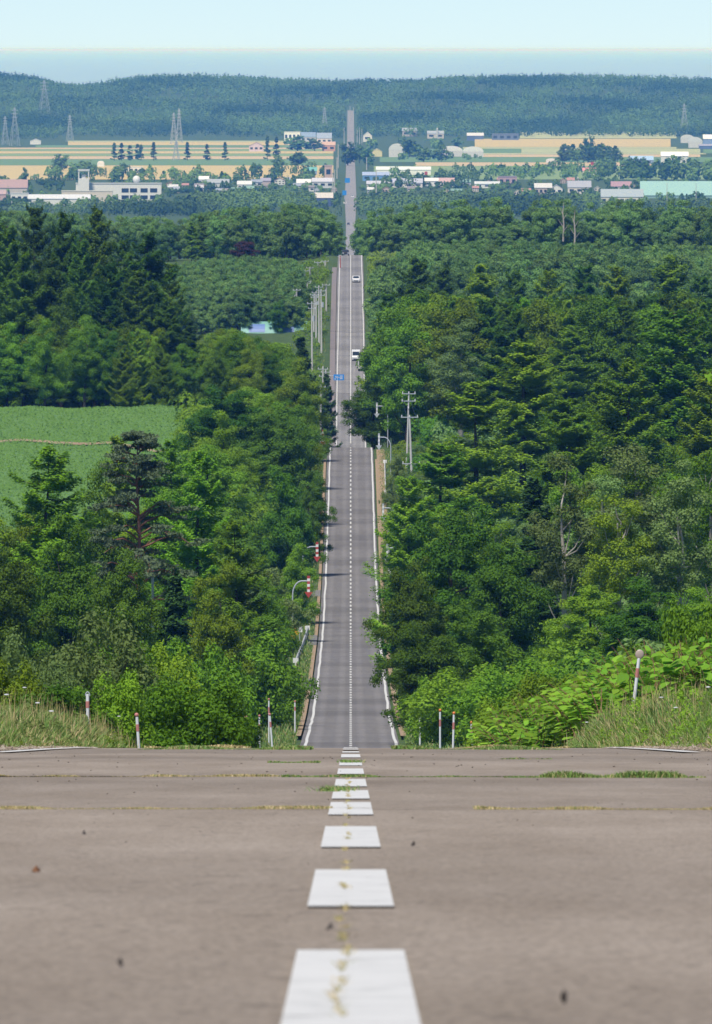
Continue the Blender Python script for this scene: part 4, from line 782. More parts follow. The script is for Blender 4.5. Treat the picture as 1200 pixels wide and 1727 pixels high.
for k, (side, px, yb) in enumerate(HL):
    if 905 < px < 1000 and yb > 318: yb = 316
    w = rh_.uniform(9, 19); hh = rh_.uniform(7.5, 12); (wc, wn), (rc, rn) = rh_.choice(WC), rh_.choice(RC); i_ = k if side == 'left' else k-17
    house('town_house', px-w/2, px+w/2, yb-hh, yb, 'small %s house, %s roof, town %s of the road, %s from left' % (wn, rn, side, ('first', 'second', 'third', 'fourth', 'fifth', 'sixth', 'seventh', 'eighth', 'ninth', 'tenth', 'eleventh', 'twelfth', 'thirteenth', 'fourteenth', 'fifteenth', 'sixteenth', 'seventeenth', 'eighteenth', 'nineteenth', 'twentieth', 'last but one', 'very last')[i_]), wc, rc, 'gable', rh_.uniform(.35, .5), rh_.choice([2, 3, 3, 4]), ridge=rh_.choice(['x', 'x', 'y']), rows=rh_.choice([1, 2]), group='small houses of the town')
def sign_board(px, y0, y1, wpx, ybase, c, lb, name='road_sign'):
    D = Dplain(ybase); s = D/F; e = empty(name, (X(px, D), D, gz(X(px, D), D)), 0, lb, 'sign'); zt = (ybase-y0)*s; zb = (ybase-y1)*s
    build(MB().box((0, 0, (zt+zb)/2), (wpx*s, .3, zt-zb)), 'panel', c, e); build(MB().tube([(0, .3, 0), (0, .3, zt)], .25, 6), 'post', M['galv'], e)
sign_board(585.5, 297, 305, 8.5, 312, M['blue'], 'upper of two large blue boards over the town road')
sign_board(580.5, 318, 326, 7, 333, M['blue'], 'lower of two large blue boards over the town road')
sign_board(998, 270, 275, 5, 290, M['red'], 'small red sign on a pole above the white shop', 'shop_sign')
sign_board(718, 286, 295, 5, 298, M['red'], 'pinkish red sign at the end of the white warehouse', 'shop_sign')
# ------------------------------------------------------------------ pylons
def pylon(px, yt, yb, D, lb, wpx=14, ztop=None):
    g = gz(X(px, D), D); H = Zy(yt, D)-g; e = empty('pylon', (X(px, D), D, g), .3, lb, 'pylon', 'steel pylons across the plain'); w0 = wpx*D/F/2
    t = MB(); lv = [0, .18, .34, .48, .60, .70, .79, .87, 1]; W_ = [w0*(1-.93*min(1, l/.9)) + .35 for l in lv]; r = .22
    for sx, sy in ((-1, -1), (1, -1), (1, 1), (-1, 1)): t.tube([(sx*w, sy*w, H*l) for w, l in zip(W_, lv)], r, 4)
    for i in range(len(lv)-1):
        a, c = W_[i], W_[i+1]; z0, z1 = H*lv[i], H*lv[i+1]
        for (p, q) in (((-1, -1), (1, -1)), ((1, -1), (1, 1)), ((1, 1), (-1, 1)), ((-1, 1), (-1, -1))):
            t.tube([(p[0]*a, p[1]*a, z0), (q[0]*c, q[1]*c, z1)], r*.6, 3); t.tube([(q[0]*a, q[1]*a, z0), (p[0]*c, p[1]*c, z1)], r*.6, 3)
    build(t, 'lattice_tower', M['galv'], e)
    for l in (.74, .83, .92):
        L = w0*.75*(1.15-abs(l-.83)); c = MB(); c.tube([(-L, 0, H*l), (0, 0, H*l+.8), (L, 0, H*l)], .22, 4); c.tube([(-L, 0, H*l), (L, 0, H*l)], .18, 4); build(c, 'crossarm', M['galv'], e)
PYL = [(75, 132, 195, 16900, 'tallest steel pylon, standing on the wooded hill at the left', 18), (25, 178, 245, 14700, 'steel pylon at the left edge of the fields, second from the left edge', 14), (9, 193, 243, 14900, 'shorter pylon nearest the left edge', 10),
 (118, 191, 237, 15400, 'slim pylon in front of the woods right of the white barn', 10), (293, 187, 240, 15000, 'left pylon of the close pair above the field conifers', 9), (302, 180, 238, 15200, 'right and taller pylon of the close pair above the field conifers', 9),
 (547, 178, 222, 16100, 'slim pylon beside the far road', 9), (1153, 172, 226, 15900, 'lone pylon at the right above the barns', 12), (297, 235, 268, 12800, 'low pale pylon standing among the field conifers', 10)]
for p in PYL: pylon(p[0], p[1], p[2], p[3], p[4], p[5])
# ------------------------------------------------------------------ buildings of the valley
D = 2720; s = D/F
e = empty('arched_storage', (X(462, D), D, gz(X(462, D), D)-.6), 0, 'long green arched storage building with blue tarpaulins left of the utility poles', 'building')
L = 112*s; n = 14; b = MB(); Rz = 3.3; prof = [(math.cos(math.pi*k/n)*4.6, math.sin(math.pi*k/n)*Rz) for k in range(n+1)]
V = [(-L/2, y+5, z) for y, z in prof] + [(L/2, y+5, z) for y, z in prof]; b.add(V, [[i, i+1, n+2+i, n+1+i] for i in range(n)]); b.add(V[:n+1], [list(range(n+1))]); b.add(V[n+1:], [list(range(n+1))[::-1]])
build(b, 'arched_shell', cm('green_sheet', (.20, .42, .36), .5), e)
for xa, xb, k0, k1 in ((-L*.38, -L*.14, 10, 13), (.04*L, .30*L, 10, 13)):
    t = MB(); PV = []
    for k in range(k0, k1+1): a = math.pi*(k-.3)/n; PV += [(xa, math.cos(a)*4.66+5, math.sin(a)*(Rz+.06)), (xb, math.cos(a)*4.66+5, math.sin(a)*(Rz+.06))]
    t.add(PV, [[2*k, 2*k+1, 2*k+3, 2*k+2] for k in range(k1-k0)]); build(t, 'tarpaulin', cm('blue_tarp', (.14, .22, .46), .5), e)
house('cream_shed', 413, 473, 527, 556, 'flat cream shed with a dark roof edge behind the green arched storage', (.62, .56, .38), (.2, .2, .2), 'flat', wins=0, D=2800, depth=6)
hs = house('white_house', 60, 262, 985, 1110, 'white house glimpsed between the dark trunks at the lower left', (.78, .78, .78), (.45, .48, .52), 'gable', .35, 4, D=1060, depth=6)
# ------------------------------------------------------------------ poles
def upole(px, yt, D, lb, grp, arms=((.96, 1.0), (.88, 1.0)), lean=0, r=.2, drop=.5, extra=None, mat='conc'):
    x = X(px, D); g = gz(x, D)-drop; H = Zy(yt, D)-g; e = empty('utility_pole', (x, D, g), 0, lb, 'pole', grp)
    build(MB().tube([(0, 0, 0), (lean*.5, 0, H*.5), (lean, 0, H)], [r, r*.8, r*.6], 10), 'pole', M[mat], e, smooth=True)
    for f, L in arms:
        z = H*f; xo = lean*f; c = MB().box((xo, -.12, z), (2*L, .1, .12)); a = build(c, 'crossarm', M['galv'], e)
        ins = MB(); [ins.tube([(xo+q*L*.9, -.12, z+.06), (xo+q*L*.9, -.12, z+.32)], [.07, .05], 6) for q in (-1, 0, 1)]; build(ins, 'insulators', M['white'], a)
    if arms[0][1] == 1.0 and H > 8 and D > 2400 and D < 3100: build(MB().tube([(lean*.8+.35, 0, H*.72), (lean*.8+.35, 0, H*.80)], .28, 10), 'transformer', M['galv'], e)
    return e
upole(685, 657, 1650, 'tall grey utility pole with three crossarms right of the second crest', 'grey utility poles right of the road', ((.975, .95), (.89, 1.0), (.80, .05)), lean=.35, r=.17)
upole(696, 697, 1560, 'shorter utility pole leaning left beside the tall one right of the second crest', 'grey utility poles right of the road', ((.98, 1.15), (.50, 1.2)), lean=-.45, r=.2, mat='bark' if 0 else 'conc')
wm = MB()
for (a, c) in (((X(679, 1650), 1650, Zy(664, 1650)), (X(688, 1560), 1560, Zy(700, 1560))), ((X(691, 1650), 1650, Zy(664, 1650)), (X(705, 1560), 1560, Zy(700, 1560))), ((X(705, 1560), 1560, Zy(700, 1560)), (X(711, 1560), 1555, Zy(750, 1560)))):
    a = np.array(a); c = np.array(c); wm.tube([a+(c-a)*t-[0, 0, 1.6*4*t*(1-t)*.5] for t in np.linspace(0, 1, 8)], .025, 4)
build(wm, 'overhead_wires', M['black'], label='thin sagging wires strung between the two grey utility poles on the right', cat='wire')
PLS = [(500, 484, 2740), (509, 467, 2920), (514, 453, 2950), (518, 470, 2820), (523, 448, 2960), (529, 492, 2700), (536.5, 439, 2990), (540, 440, 3000), (548, 437, 2980), (533, 488, 2680), (538, 478, 2660), (542, 484, 2640), (550, 476, 2760), (526, 505, 2600), (556, 441, 3010), (545, 614, 2300), (540, 645, 2210), (549, 620, 2420)]
for i, (px, yt, D) in enumerate(PLS):
    upole(px, yt, D, 'pale utility pole in the crowded row left of the road, %s from the left' % OR[sorted(q[0] for q in PLS).index(px)] if yt < 600 else {545: 'taller utility pole beside the blue direction sign', 540: 'utility pole below and left of the blue direction sign', 549: 'utility pole rising above the blue direction sign'}[px], 'crowded row of utility poles left of the road' if yt < 600 else 'utility poles by the direction sign', ((.97, 1.0), (.90, .8)) if i % 2 else ((.97, .9),), r=.24, lean=RT.uniform(-.15, .15), drop=.3)
e = empty('stay_pole', (X(502, 2740), 2740, gz(X(502, 2740), 2740)), 0, 'slanting stay pole propped left of the crowded utility poles', 'pole'); build(MB().tube([(-4.6*.66, 0, 0), (-.2, 0, 8.6)], [.16, .13], 8), 'pole', M['conc'], e)
wm = MB()
for i in range(len(PLS)-4):
    (p1, y1, D1), (p2, y2, D2) = PLS[i], PLS[i+1]
    if abs(D1-D2) > 260: continue
    a = np.array((X(p1, D1), D1, Zy(y1, D1)-.3)); c = np.array((X(p2, D2), D2, Zy(y2, D2)-.3)); wm.tube([a+(c-a)*t-[0, 0, 1.2*4*t*(1-t)] for t in np.linspace(0, 1, 6)], .05, 3)
for D1, zz in ((2600, 9), (2480, 8.5), (2900, 8)):
    a = np.array((-6.5, D1, float(roadz(D1))+zz)); c = np.array((9, D1+12, float(roadz(D1+12))+zz-1)); wm.tube([a+(c-a)*t-[0, 0, .7*4*t*(1-t)] for t in np.linspace(0, 1, 8)], .02, 3)
build(wm, 'overhead_wires', M['black'], label='wires strung along and across the road between the crowded utility poles', cat='wire')
for px, yt, D, lb in ((635, 446, 2950, 'thin roadside pole furthest up the road on the right'), (640, 479, 2860, 'light grey pole right of the road beside the dark trees'), (625.5, 503, 2780, 'short thin pole on the right verge below the others'), (573.5, 460, 2960, 'red and white banded marker pole left of the road')):
    x = X(px, D); g = gz(x, D)-.3; H = min(Zy(yt, D)-g, 12) if px > 600 else 3.4; e = empty('roadside_pole', (x, D, g), 0, lb, 'pole'); build(MB().tube([(0, 0, 0), (0, 0, H)], [.13, .09], 8), 'pole', M['conc'] if px > 600 else M['red'], e)
    build(MB().box((-.3, 0, H-.2), (.8, .1, .1)), 'bracket', M['galv'], e)
for px, yt, yb, D in [(561, 290, 338, 9500), (564, 283, 330, 9900), (568, 262, 300, 11000), (570, 240, 282, 12000), (634, 285, 330, 9700), (618, 262, 285, 11800), (610, 215, 250, 14500), (606, 212, 240, 15000), (602, 215, 240, 15300), (590, 176, 205, 16800), (596, 178, 205, 16700), (580, 212, 245, 14800)]:
    upole(px, yt, D, 'far utility pole on the straight town road, at %d percent of its length' % int((D-9000)/80) if 0 else 'far utility pole lining the town road, %s nearest' % OR[sorted([9500, 9900, 11000, 12000, 9701, 11800, 14500, 15000, 15300, 16800, 16700, 14800]).index(9701 if D == 9700 else D)], 'far utility poles along the town road', ((.96, 1.6),), r=.5)
for px, lb in ((1124, 'left pole standing before the teal warehouse'), (1173, 'right pole with a lamp standing before the teal warehouse')): upole(px, 306, 9330, lb, 'poles before the teal warehouse', ((.97, 1.2),), r=.3)
# curved snow poles with striped arrows
def stripes(mb_r, mb_w, x, y, z0, z1, w, n=6, th=.06):
    for k in range(n):
        a = z0+(z1-z0)*k/n; c = z0+(z1-z0)*(k+1)/n; (mb_r if k % 2 else mb_w).box((x, y, (a+c)/2), (w, th, c-a))
def snowpole(x, D, H, side, lb, back=False, grp=None):
    g = gz(x, D)-.1; e = empty('snow_pole', (x, D, g), 0, lb, 'snow pole', grp); A = 1.65; p = [(0, 0, 0), (0, 0, H-1.5)]
    for k in range(1, 8): a = math.pi/2*k/7; p.append((side*(.95-.95*math.cos(a)), 0, H-1.5+1.5*math.sin(a)))
    p.append((side*A, 0, H)); build(MB().tube(p, .075, 8), 'pole', M['galv'], e, smooth=True)
    ar = empty('arrow_marker', (0, 0, 0)); bpy.data.objects.remove(ar)
    r, w = MB(), MB(); wd = .30 if not back else .24
    stripes(r, w, side*A, -.1, H-1.15, H+.55, wd, 6)
    r.add([(side*A-.42, -.14, H-1.13), (side*A+.42, -.14, H-1.13), (side*A, -.14, H-1.75), (side*A-.42, -.06, H-1.13), (side*A+.42, -.06, H-1.13), (side*A, -.06, H-1.75)], [[0,2,1],[3,4,5],[0,1,4,3],[1,2,5,4],[2,0,3,5]])
    m = MB(); m.v = w.v + r.v; m.f = list(w.f) + [f+w.n for f in r.f]; m.m = [np.zeros(len(f), int) for f in w.f] + [np.ones(len(f), int) for f in r.f]
    build(m, 'arrow_marker', [M['white'], M['red'] if not back else M['galv']], e)
G1 = 'curved snow poles along the road'
snowpole(-5.5, 1455, 6.0, 1, 'curved snow pole with red and white arrow on the left, highest of three', grp=G1)
snowpole(-5.5, 1360, 5.9, 1, 'curved snow pole with red and white arrow on the left, middle of three', grp=G1)
snowpole(-6.0, 1225, 6.1, 1, 'curved snow pole with red and white arrow on the left, lowest of three', grp=G1)
snowpole(-5.6, 1700, 3.6, 1, 'short pole with a red and white arrow just before the second crest on the left', grp=G1)
snowpole(5.6, 1790, 6.6, -1, 'taller curved pole standing on the right at the second crest', True, G1)
snowpole(5.6, 1655, 5.4, -1, 'lower curved pole on the right just before the second crest', True, G1)
snowpole(5.7, 1480, 5.2, -1, 'curved pole on the right verge above the lower guard rail', True, G1)
snowpole(5.9, 1375, 5.2, -1, 'curved pole on the right verge half hidden by larch branches', True, G1)
for D, px in ((2400, 558),):
    e = empty('marker_post', (X(px, D), D, gz(X(px, D), D)), 0, 'small red and white marker post behind the second crest on the left', 'marker post'); r, w = MB(), MB(); stripes(r, w, 0, 0, 0, 1.6, .5, 4, .2)
    build(r, 'red_bands', M['red'], e); build(w, 'white_bands', M['white'], e)
# guard rails
def rail(x0, D0, x1, D1, lb, n=None):
    e = empty('guard_rail', (x0, D0, 0), 0, lb, 'guard rail'); n = n or int(abs(D1-D0)/4); b = MB(); P = []
    for k in range(n+1):
        f = k/n; x = x0+(x1-x0)*f; D = D0+(D1-D0)*f; z = gz(x, D)-.1; P.append((x-x0, D-D0, z+.75)); b.tube([(x-x0, D-D0, z-.1), (x-x0, D-D0, z+.85)], .07, 5)
    r = MB(); P = np.array(P); s_ = 1 if x0 > 0 else -1
    V = np.stack([P+[s_*0, 0, -.2], P+[-s_*.09, 0, -.1], P+[0, 0, 0], P+[-s_*.09, 0, .1], P+[0, 0, .2]], 1).reshape(-1, 3); i = np.arange(n)[:, None]*5; j = np.arange(4)[None]
    r.add(V, np.stack([i+j, i+j+1, i+5+j+1, i+5+j], -1).reshape(-1, 4)); build(r, 'beam', M['white'], e); build(b, 'posts', M['white'], e)
    for k in (0, -1): build(MB().box(tuple(P[k]), (.5, .12, .45)), 'end_plate', M['white'], e)
rail(4.75, 1605, 4.85, 1680, 'white guard rail seen end-on at the right verge near the second crest')
rail(4.75, 1425, 4.8, 1520, 'longer white guard rail seen end-on at the right verge halfway down')
rail(-5.2, 1120, -4.6, 1262, 'white guard rail on the left verge by the yellow warning sign')
# yellow warning sign, white sign
D = 1215; e = empty('warning_sign', (X(495, D), D, gz(X(495, D), D)), 0, 'yellow diamond warning sign with a black mark left of the road', 'sign'); zc = Zy(1064, D)-gz(X(495, D), D)
build(MB().add([(-.62, 0, zc), (0, 0, zc-.62), (.62, 0, zc), (0, 0, zc+.62), (-.62, .06, zc), (0, .06, zc-.62), (.62, .06, zc), (0, .06, zc+.62)], [[0,1,2,3],[7,6,5,4],[0,4,5,1],[1,5,6,2],[2,6,7,3],[3,7,4,0]]), 'plate', M['yellow'], e)
sb = MB(); sb.box((0, -.03, zc-.02), (.09, .03, .5)); sb.box((-.12, -.03, zc+.1), (.22, .03, .08)); build(sb, 'symbol', M['black'], e); build(MB().tube([(0, .1, 0), (0, .1, zc+.5)], .04, 6), 'post', M['galv'], e)
e = empty('small_sign', (X(505, D+5), D+5, gz(X(505, D), D)), 0, 'small white plate beside the yellow warning sign', 'sign'); build(MB().box((0, 0, 1.3), (.55, .05, .55)), 'plate', M['white'], e); build(MB().tube([(0, .06, 0), (0, .06, 1.3)], .04, 6), 'post', M['galv'], e)
# blue direction sign over the left lane
D = 2530; g = gz(-5.2, D); zc = Zy(633, D)-g; e = empty('direction_sign', (-5.2, D, g), 0, 'blue direction sign with white route arrows hanging over the left lane', 'sign'); xc = X(571, D)+5.2
pan = build(MB().box((xc, 0, zc), (2.25, .08, 1.25)), 'panel', M['blue'], e)
a = MB(); y = -.07
for c_, s_ in (((xc-.25, y, zc-.12), (.09, .03, .8)), ((xc-.25, y, zc-.02), (.9, .03, .09)), ((xc-.62, y, zc+.2), (.35, .03, .12)), ((xc+.52, y, zc+.28), (.6, .03, .13)), ((xc+.52, y, zc), (.5, .03, .13)), ((xc+.5, y, zc-.3), (.6, .03, .13)), ((xc-.75, y, zc-.35), (.35, .03, .12))): a.box(c_, s_)
build(a, 'route_marks', M['white'], pan)
build(MB().tube([(0, .15, 0), (0, .15, zc+1.2)], [.14, .11], 8), 'post', M['galv'], e); build(MB().tube([(0, .15, zc+.4), (xc+1, .15, zc+.4)], .06, 6), 'arm', M['galv'], e)
# small banded marker posts on the verges just past the near crest
def post(px, yt, wpx, lb, kind, D, H=1.5, lean=0, grp='marker posts behind the near crest'):
    x = X(px, D); zt = Zy(yt, D); z0 = gz(x, D); H = zt-z0; rr_ = wpx*D/F/2*.72; e = empty('marker_post', (x, D, z0), 0, lb, 'marker post', grp); p = [(lean*f, 0, H*f) for f in (0, .5, .93)]
    build(MB().tube(p, rr_, 8), 'post', M['white'], e, smooth=True)
    band = MB().tube([(lean*.68, 0, H*.68), (lean*.80, 0, H*.80)], rr_*1.12, 8); build(band, 'band', M['faded'], e)
    if kind == 'disc': build(MB().sphere((lean, -.01, H*.98), (rr_*2.6, .02, rr_*2.9), 14, 8), 'reflector', M['reflect'], e, smooth=True)
    elif kind == 'loop': build(MB().tube([(lean+rr_*1.3*math.cos(a), 0, H*.9+rr_*2.2*math.sin(a)) for a in np.linspace(0, math.pi, 9)], rr_*.3, 6), 'loop', M['galv'], e)
    else: build(MB().sphere((lean, 0, H*.96), rr_*1.5, 10, 6), 'cap', M['orange' if kind == 'orange' else 'faded'], e, smooth=True)
post(1064, 1098, 8, 'leaning delineator post with a round pale reflector in front of the knotweed', 'disc', 192, lean=.14)
post(147, 1161, 8, 'white post with a wire loop on top in the left grass', 'loop', 203)
post(236, 1199, 7, 'thin reddish post with an orange top right of the wire-loop post', 'red', 253, lean=-.08)
post(418, 1203, 5, 'pink and white leaning post at the left verge under the bushes', 'red', 517, lean=-.1)
post(460, 1199, 4.5, 'crooked white post at the left verge nearest the road', 'white', 690, lean=-.2)
post(437, 1201, 4, 'small pinkish post between two others on the left verge', 'red', 600)
post(497, 1178, 3.5, 'short white post on the left grass verge beside the road', 'white', 850)
post(453, 1173, 3.5, 'white post half hidden by the left bushes', 'white', 780)
post(708, 1175, 4.5, 'orange-topped post nearest the right side of the road', 'orange', 770)
post(742, 1191, 4.5, 'orange-topped post second from the road on the right', 'orange', 596)
post(763, 1196, 5, 'orange-topped post third from the road on the right', 'orange', 523, lean=.06)
post(795, 1212, 5, 'short orange-topped post farthest from the road on the right', 'orange', 441)
post(818, 1231, 7, 'orange stub of a post half sunk in the right grass', 'orange', 330)
post(380, 1236, 6, 'orange stub of a post at the left bushes', 'orange', 330)
e = empty('white_pole', (X(257, 905), 905, gz(X(257, 905), 905)), 0, 'slim white pole with a bent top below the orange-barked pine', 'pole'); h_ = Zy(948, 905)-gz(X(257, 905), 905); build(MB().tube([(0, 0, 0), (0, 0, h_)], .09, 8), 'pole', M['white'], e); build(MB().tube([(0, 0, h_), (.35, 0, h_+.05)], .06, 6), 'arm', M['white'], e)
# ------------------------------------------------------------------ vehicles
def car(px, ybase, D, lb, body, van=False, name='car', L=4.3, w=1.7, h=1.5, x=None, cat='car'):
    x = X(px, D) if x is None else x; g = float(roadz(D))+.02; e = empty(name, (x, D, g), 0, lb, cat); slope = math.atan((float(roadz(D+2))-float(roadz(D-2)))/4); e.rotation_euler = (slope, 0, 0)
    bm_ = cm('body_%d' % px, body, .35, .04); hb = h*(.5 if not van else .52); c = MB()
    if van: prof = [(-L/2, .3), (-L/2, .9), (-L/2+.45, 1.05), (-L/2+.75, h), (L/2, h), (L/2, .3)]
    else: prof = [(-L/2, .3), (-L/2, .72), (-L/2+.95, .9), (-L/2+1.55, h), (L/2-.9, h), (L/2-.25, .98), (L/2, .92), (L/2, .3)]
    n = len(prof); V = [(-w/2, y, z) for y, z in prof] + [(w/2, y, z) for y, z in prof]; c.add(V, [[i, (i+1) % n, n+(i+1) % n, n+i] for i in range(n)]); c.add(V[:n], [list(range(n))]); c.add(V[n:], [list(range(n))[::-1]]); build(c, 'body', bm_, e)
    k = 2; a, b_ = np.array(prof[k]), np.array(prof[k+1]); nrm = np.array([-(b_-a)[1], (b_-a)[0]]); nrm = nrm/np.linalg.norm(nrm)*.03
    q = [a+(b_-a)*.12+nrm, a+(b_-a)*.92+nrm]; build(MB().add([(-w*.43, *q[0]), (w*.43, *q[0]), (w*.40, *q[1]), (-w*.40, *q[1])], [[0,1,2,3]]), 'windscreen', M['glass'], e)
    for s_ in (-1, 1):
        build(MB().box((s_*(w/2+.01), .25, h*.76), (.03, L*.42, h*.22)), 'side_window', M['glass'], e); build(MB().box((s_*w*.38, -L/2-.02, .68), (.32, .06, .18)), 'headlight', M['white'], e)
        for y in (-L*.31, L*.31): build(MB().tube([(s_*(w/2-.2), y, .32), (s_*(w/2+.03), y, .32)], .32, 12), 'wheel', M['tyre'], e)
    build(MB().box((0, -L/2-.03, .45), (w*.6, .05, .14)), 'grille', M['black'], e); return e
car(598, 605, 2622, 'white van driving towards the viewer in the right lane', (.8, .8, .8), True, 'van', 4.6, 1.75, 2.05, x=1.15, cat='van')
car(599, 473, 2885, 'white car with a dark front coming down the third rise', (.75, .75, .76), x=1.3)
car(588, 378, 8100, 'dark car far away on the road before the town', (.05, .05, .07), x=-1.6, h=1.6, w=1.8)
car(590, 420, 3070, 'dark car just disappearing over the third crest', (.04, .04, .05), x=-1.3)
car(575, 338, 9200, 'small white car waiting at the town junction', (.8, .8, .8), x=-4.5, w=2, h=1.7); car(592, 330, 9600, 'white car in the right lane of the town road', (.8, .8, .8), x=1.5, w=2, h=1.7)
car(752, 312, 10400, 'left one of two red vans parked before the pink-roofed house', (.7, .12, .12), True, 'van', 5, 6.0, 2.6, x=X(754, 10400), cat='van'); car(768, 312, 10400, 'right one of two red vans parked before the pink-roofed house', (.7, .14, .14), True, 'van', 5, 5.0, 2.6, x=X(768, 10400), cat='van')
# grey box truck waiting at the right side behind the van
D = 2600; x = 2.75; e = empty('box_truck', (x, D, float(roadz(D))), 0, 'grey box-bodied truck partly hidden by the right roadside trees', 'truck')
build(MB().box((0, 3, 2.0), (2.3, 5, 2.1)), 'cargo_box', cm('grey_box', (.40, .41, .42)), e); build(MB().box((0, 3, 3.09), (2.4, 5.1, .08)), 'roof_edge', M['conc'], e); cb = MB().prism([(-1.05, .5), (1.05, .5), (1.05, 1.9), (.9, 2.3), (-.9, 2.3), (-1.05, 1.9)], -1.3, .4); build(cb, 'cab', cm('cabw', (.7, .7, .7), .4), e)
build(MB().box((0, -1.33, 1.65), (1.8, .05, .65)), 'windscreen', M['glass'], e)
for s_ in (-1, 1):
    for y in (-.7, 4.2): build(MB().tube([(s_*.8, y, .42), (s_*1.1, y, .42)], .42, 12), 'wheel', M['tyre'], e)
# ------------------------------------------------------------------ foreground bushes, knotweed, grass
PROTO['bush'] = [(S.mesh('bush_stems', BK, smooth=True), C.mesh('bush_foliage', mt), 4.2, 2.7) for (S, C), mt in ((bush(200, 4.2, 2.7, 34000, .10, 80), M['leaf']), (bush(201, 4.2, 2.7, 34000, .09, 80), M['leafgrey']), (bush(202, 4.2, 2.7, 34000, .10, 80), M['leafbright']), (bush(203, 4.2, 2.7, 34000, .11, 80), M['leafdark']))]
BUSH = [(130, 1062, 420, 190, 1, 'grey-green bush with fine leaves behind the wire-loop post'), (60, 1090, 400, 130, 1, 'grey-green bush left of the biggest one on the left'), (205, 1085, 430, 120, 3, 'dark green bush between the grey-green ones and the roadside shrubs'),
 (15, 1120, 330, 120, 0, 'green bush at the left edge above the verge grass'), (270, 1105, 460, 140, 0, 'green bush in the middle of the left roadside thicket'), (330, 1095, 640, 150, 0, 'green bush in front of the dense dark fir'),
 (400, 1070, 860, 215, 2, 'yellow-green shrub spreading layered branches towards the road on the left'), (448, 1110, 880, 130, 0, 'shrub whose twigs reach the left road verge'), (320, 1150, 330, 170, 2, 'bright green shrub right of the thin reddish post'),
 (240, 1150, 350, 130, 3, 'dark shrub behind the thin reddish post'), (385, 1165, 420, 110, 3, 'dark low shrub at the pink leaning post'), (100, 1150, 300, 150, 3, 'dark shaded bush directly behind the wire-loop post'), (180, 1140, 310, 130, 0, 'green bush right of the wire-loop post'),
 (790, 1132, 740, 170, 0, 'green shrub behind the orange-topped posts'), (870, 1125, 700, 170, 0, 'shrub between the orange-topped posts and the knotweed'), (738, 1150, 780, 90, 0, 'small shrub right of the post nearest the road'),
 (930, 1140, 420, 150, 2, 'bright shrub at the left foot of the knotweed'), (860, 1180, 380, 120, 2, 'low yellow-green shrub left of the knotweed'), (1190, 1020, 420, 130, 2, 'tall yellow-green bush at the right edge above the knotweed'), (1120, 1090, 400, 160, 3, 'dark bush hidden behind the knotweed'), (1010, 1150, 380, 130, 3, 'dark bush behind the reflector post')]
for px, y, D, w, v, lb in BUSH:
    x = X(px, D); h = Zy(y, D)-gz(x, D); tree('bush', x, D, h*1.02, w*D/F*(1.25 if px < 380 or px > 700 else .98), lb, 'roadside bushes', v)
# knotweed: arching red stems with big drooping heart-shaped leaves
def knot(seed, H=1.7, ns=10, leaves=16, ls=.17):
    rg = np.random.default_rng(seed); S = MB(); L = MB()
    shp = np.array([(0, 0, 0), (-.38, .22, .03), (-.42, .5, .02), (-.22, .82, -.06), (0, 1.08, -.16), (.22, .82, -.06), (.42, .5, .02), (.38, .22, .03), (0, .5, -.05)])
    fc = [[0, 8, 1], [1, 8, 2], [2, 8, 3], [3, 8, 4], [4, 8, 5], [5, 8, 6], [6, 8, 7], [7, 8, 0]]; fa = np.array(fc)
    for s in range(ns):
        az = rg.uniform(0, 6.28); lean = rg.uniform(.15, .6); h = H*rg.uniform(.7, 1.05); b0 = rg.normal(0, .14, 2); t = np.linspace(0, 1, 9)
        pts = np.column_stack([b0[0]+math.cos(az)*lean*t**2*H*.7, b0[1]+math.sin(az)*lean*t**2*H*.7, h*(t-.18*lean*t**3)]); S.tube(pts, np.linspace(.011, .004, 9), 5)
        for k in range(leaves):
            u = .22+.78*(k+rg.uniform(0, .6))/leaves; i = min(7, int(u*8)); p = pts[i]+(pts[i+1]-pts[i])*(u*8-i); a = az+(1 if k % 2 else -1)*rg.uniform(.6, 1.7)+rg.normal(0, .2); sz = ls*rg.uniform(.65, 1.25)*(1.1-.4*abs(u-.5))
            pitch = rg.uniform(-.75, .15); roll = rg.normal(0, .35); fw = np.array([math.cos(a)*math.cos(pitch), math.sin(a)*math.cos(pitch), math.sin(pitch)]); rt = np.array([-math.sin(a), math.cos(a), 0]); up = np.cross(rt, -fw)*1.0
            rt2 = rt*math.cos(roll)+up*math.sin(roll); up2 = np.cross(fw, rt2)*-1; base = p+fw*.04
            L.add(base+sz*(shp[:, :1]*rt2+shp[:, 1:2]*fw+shp[:, 2:]*np.abs(up2)*1), fa)
    return S, L
M['kstem'] = plain('knotweed_stem', (.20, .10, .05), .6, .3, 6)
KP = [(a.mesh('knotweed_stems', M['kstem'], smooth=True), b_.mesh('knotweed_leaves', M['knot'])) for a, b_ in (knot(300+i) for i in range(4))]
rk = random.Random(5)
def knotweed(px, ytop, D, rz=None):
    x = X(px, D); g = gz(x, D); h = Zy(ytop, D)-g; i = rk.randrange(4); e = empty('knotweed_plant', (x, D, g), rk.uniform(0, 6.28), 'knotweed in the right thicket, %s, %d metres out' % ('its %s edge' % ('left' if px < 900 else 'right') if px < 900 or px > 1180 else 'middle left' if px < 1000 else 'middle' if px < 1090 else 'middle right', int(D)), 'plant', 'knotweed thicket on the right'); e.scale = (1.35, 1.35, h/1.62)
    link('stems', KP[i][0], e); link('leaves', KP[i][1], e)
for k in range(64):
    px = rk.uniform(965, 1225); D = rk.uniform(205, 270); lim = np.interp(px, [900, 985, 1030, 1100, 1200], [1170, 1125, 1100, 1075, 1062]); knotweed(px, lim+rk.uniform(0, 45), D)
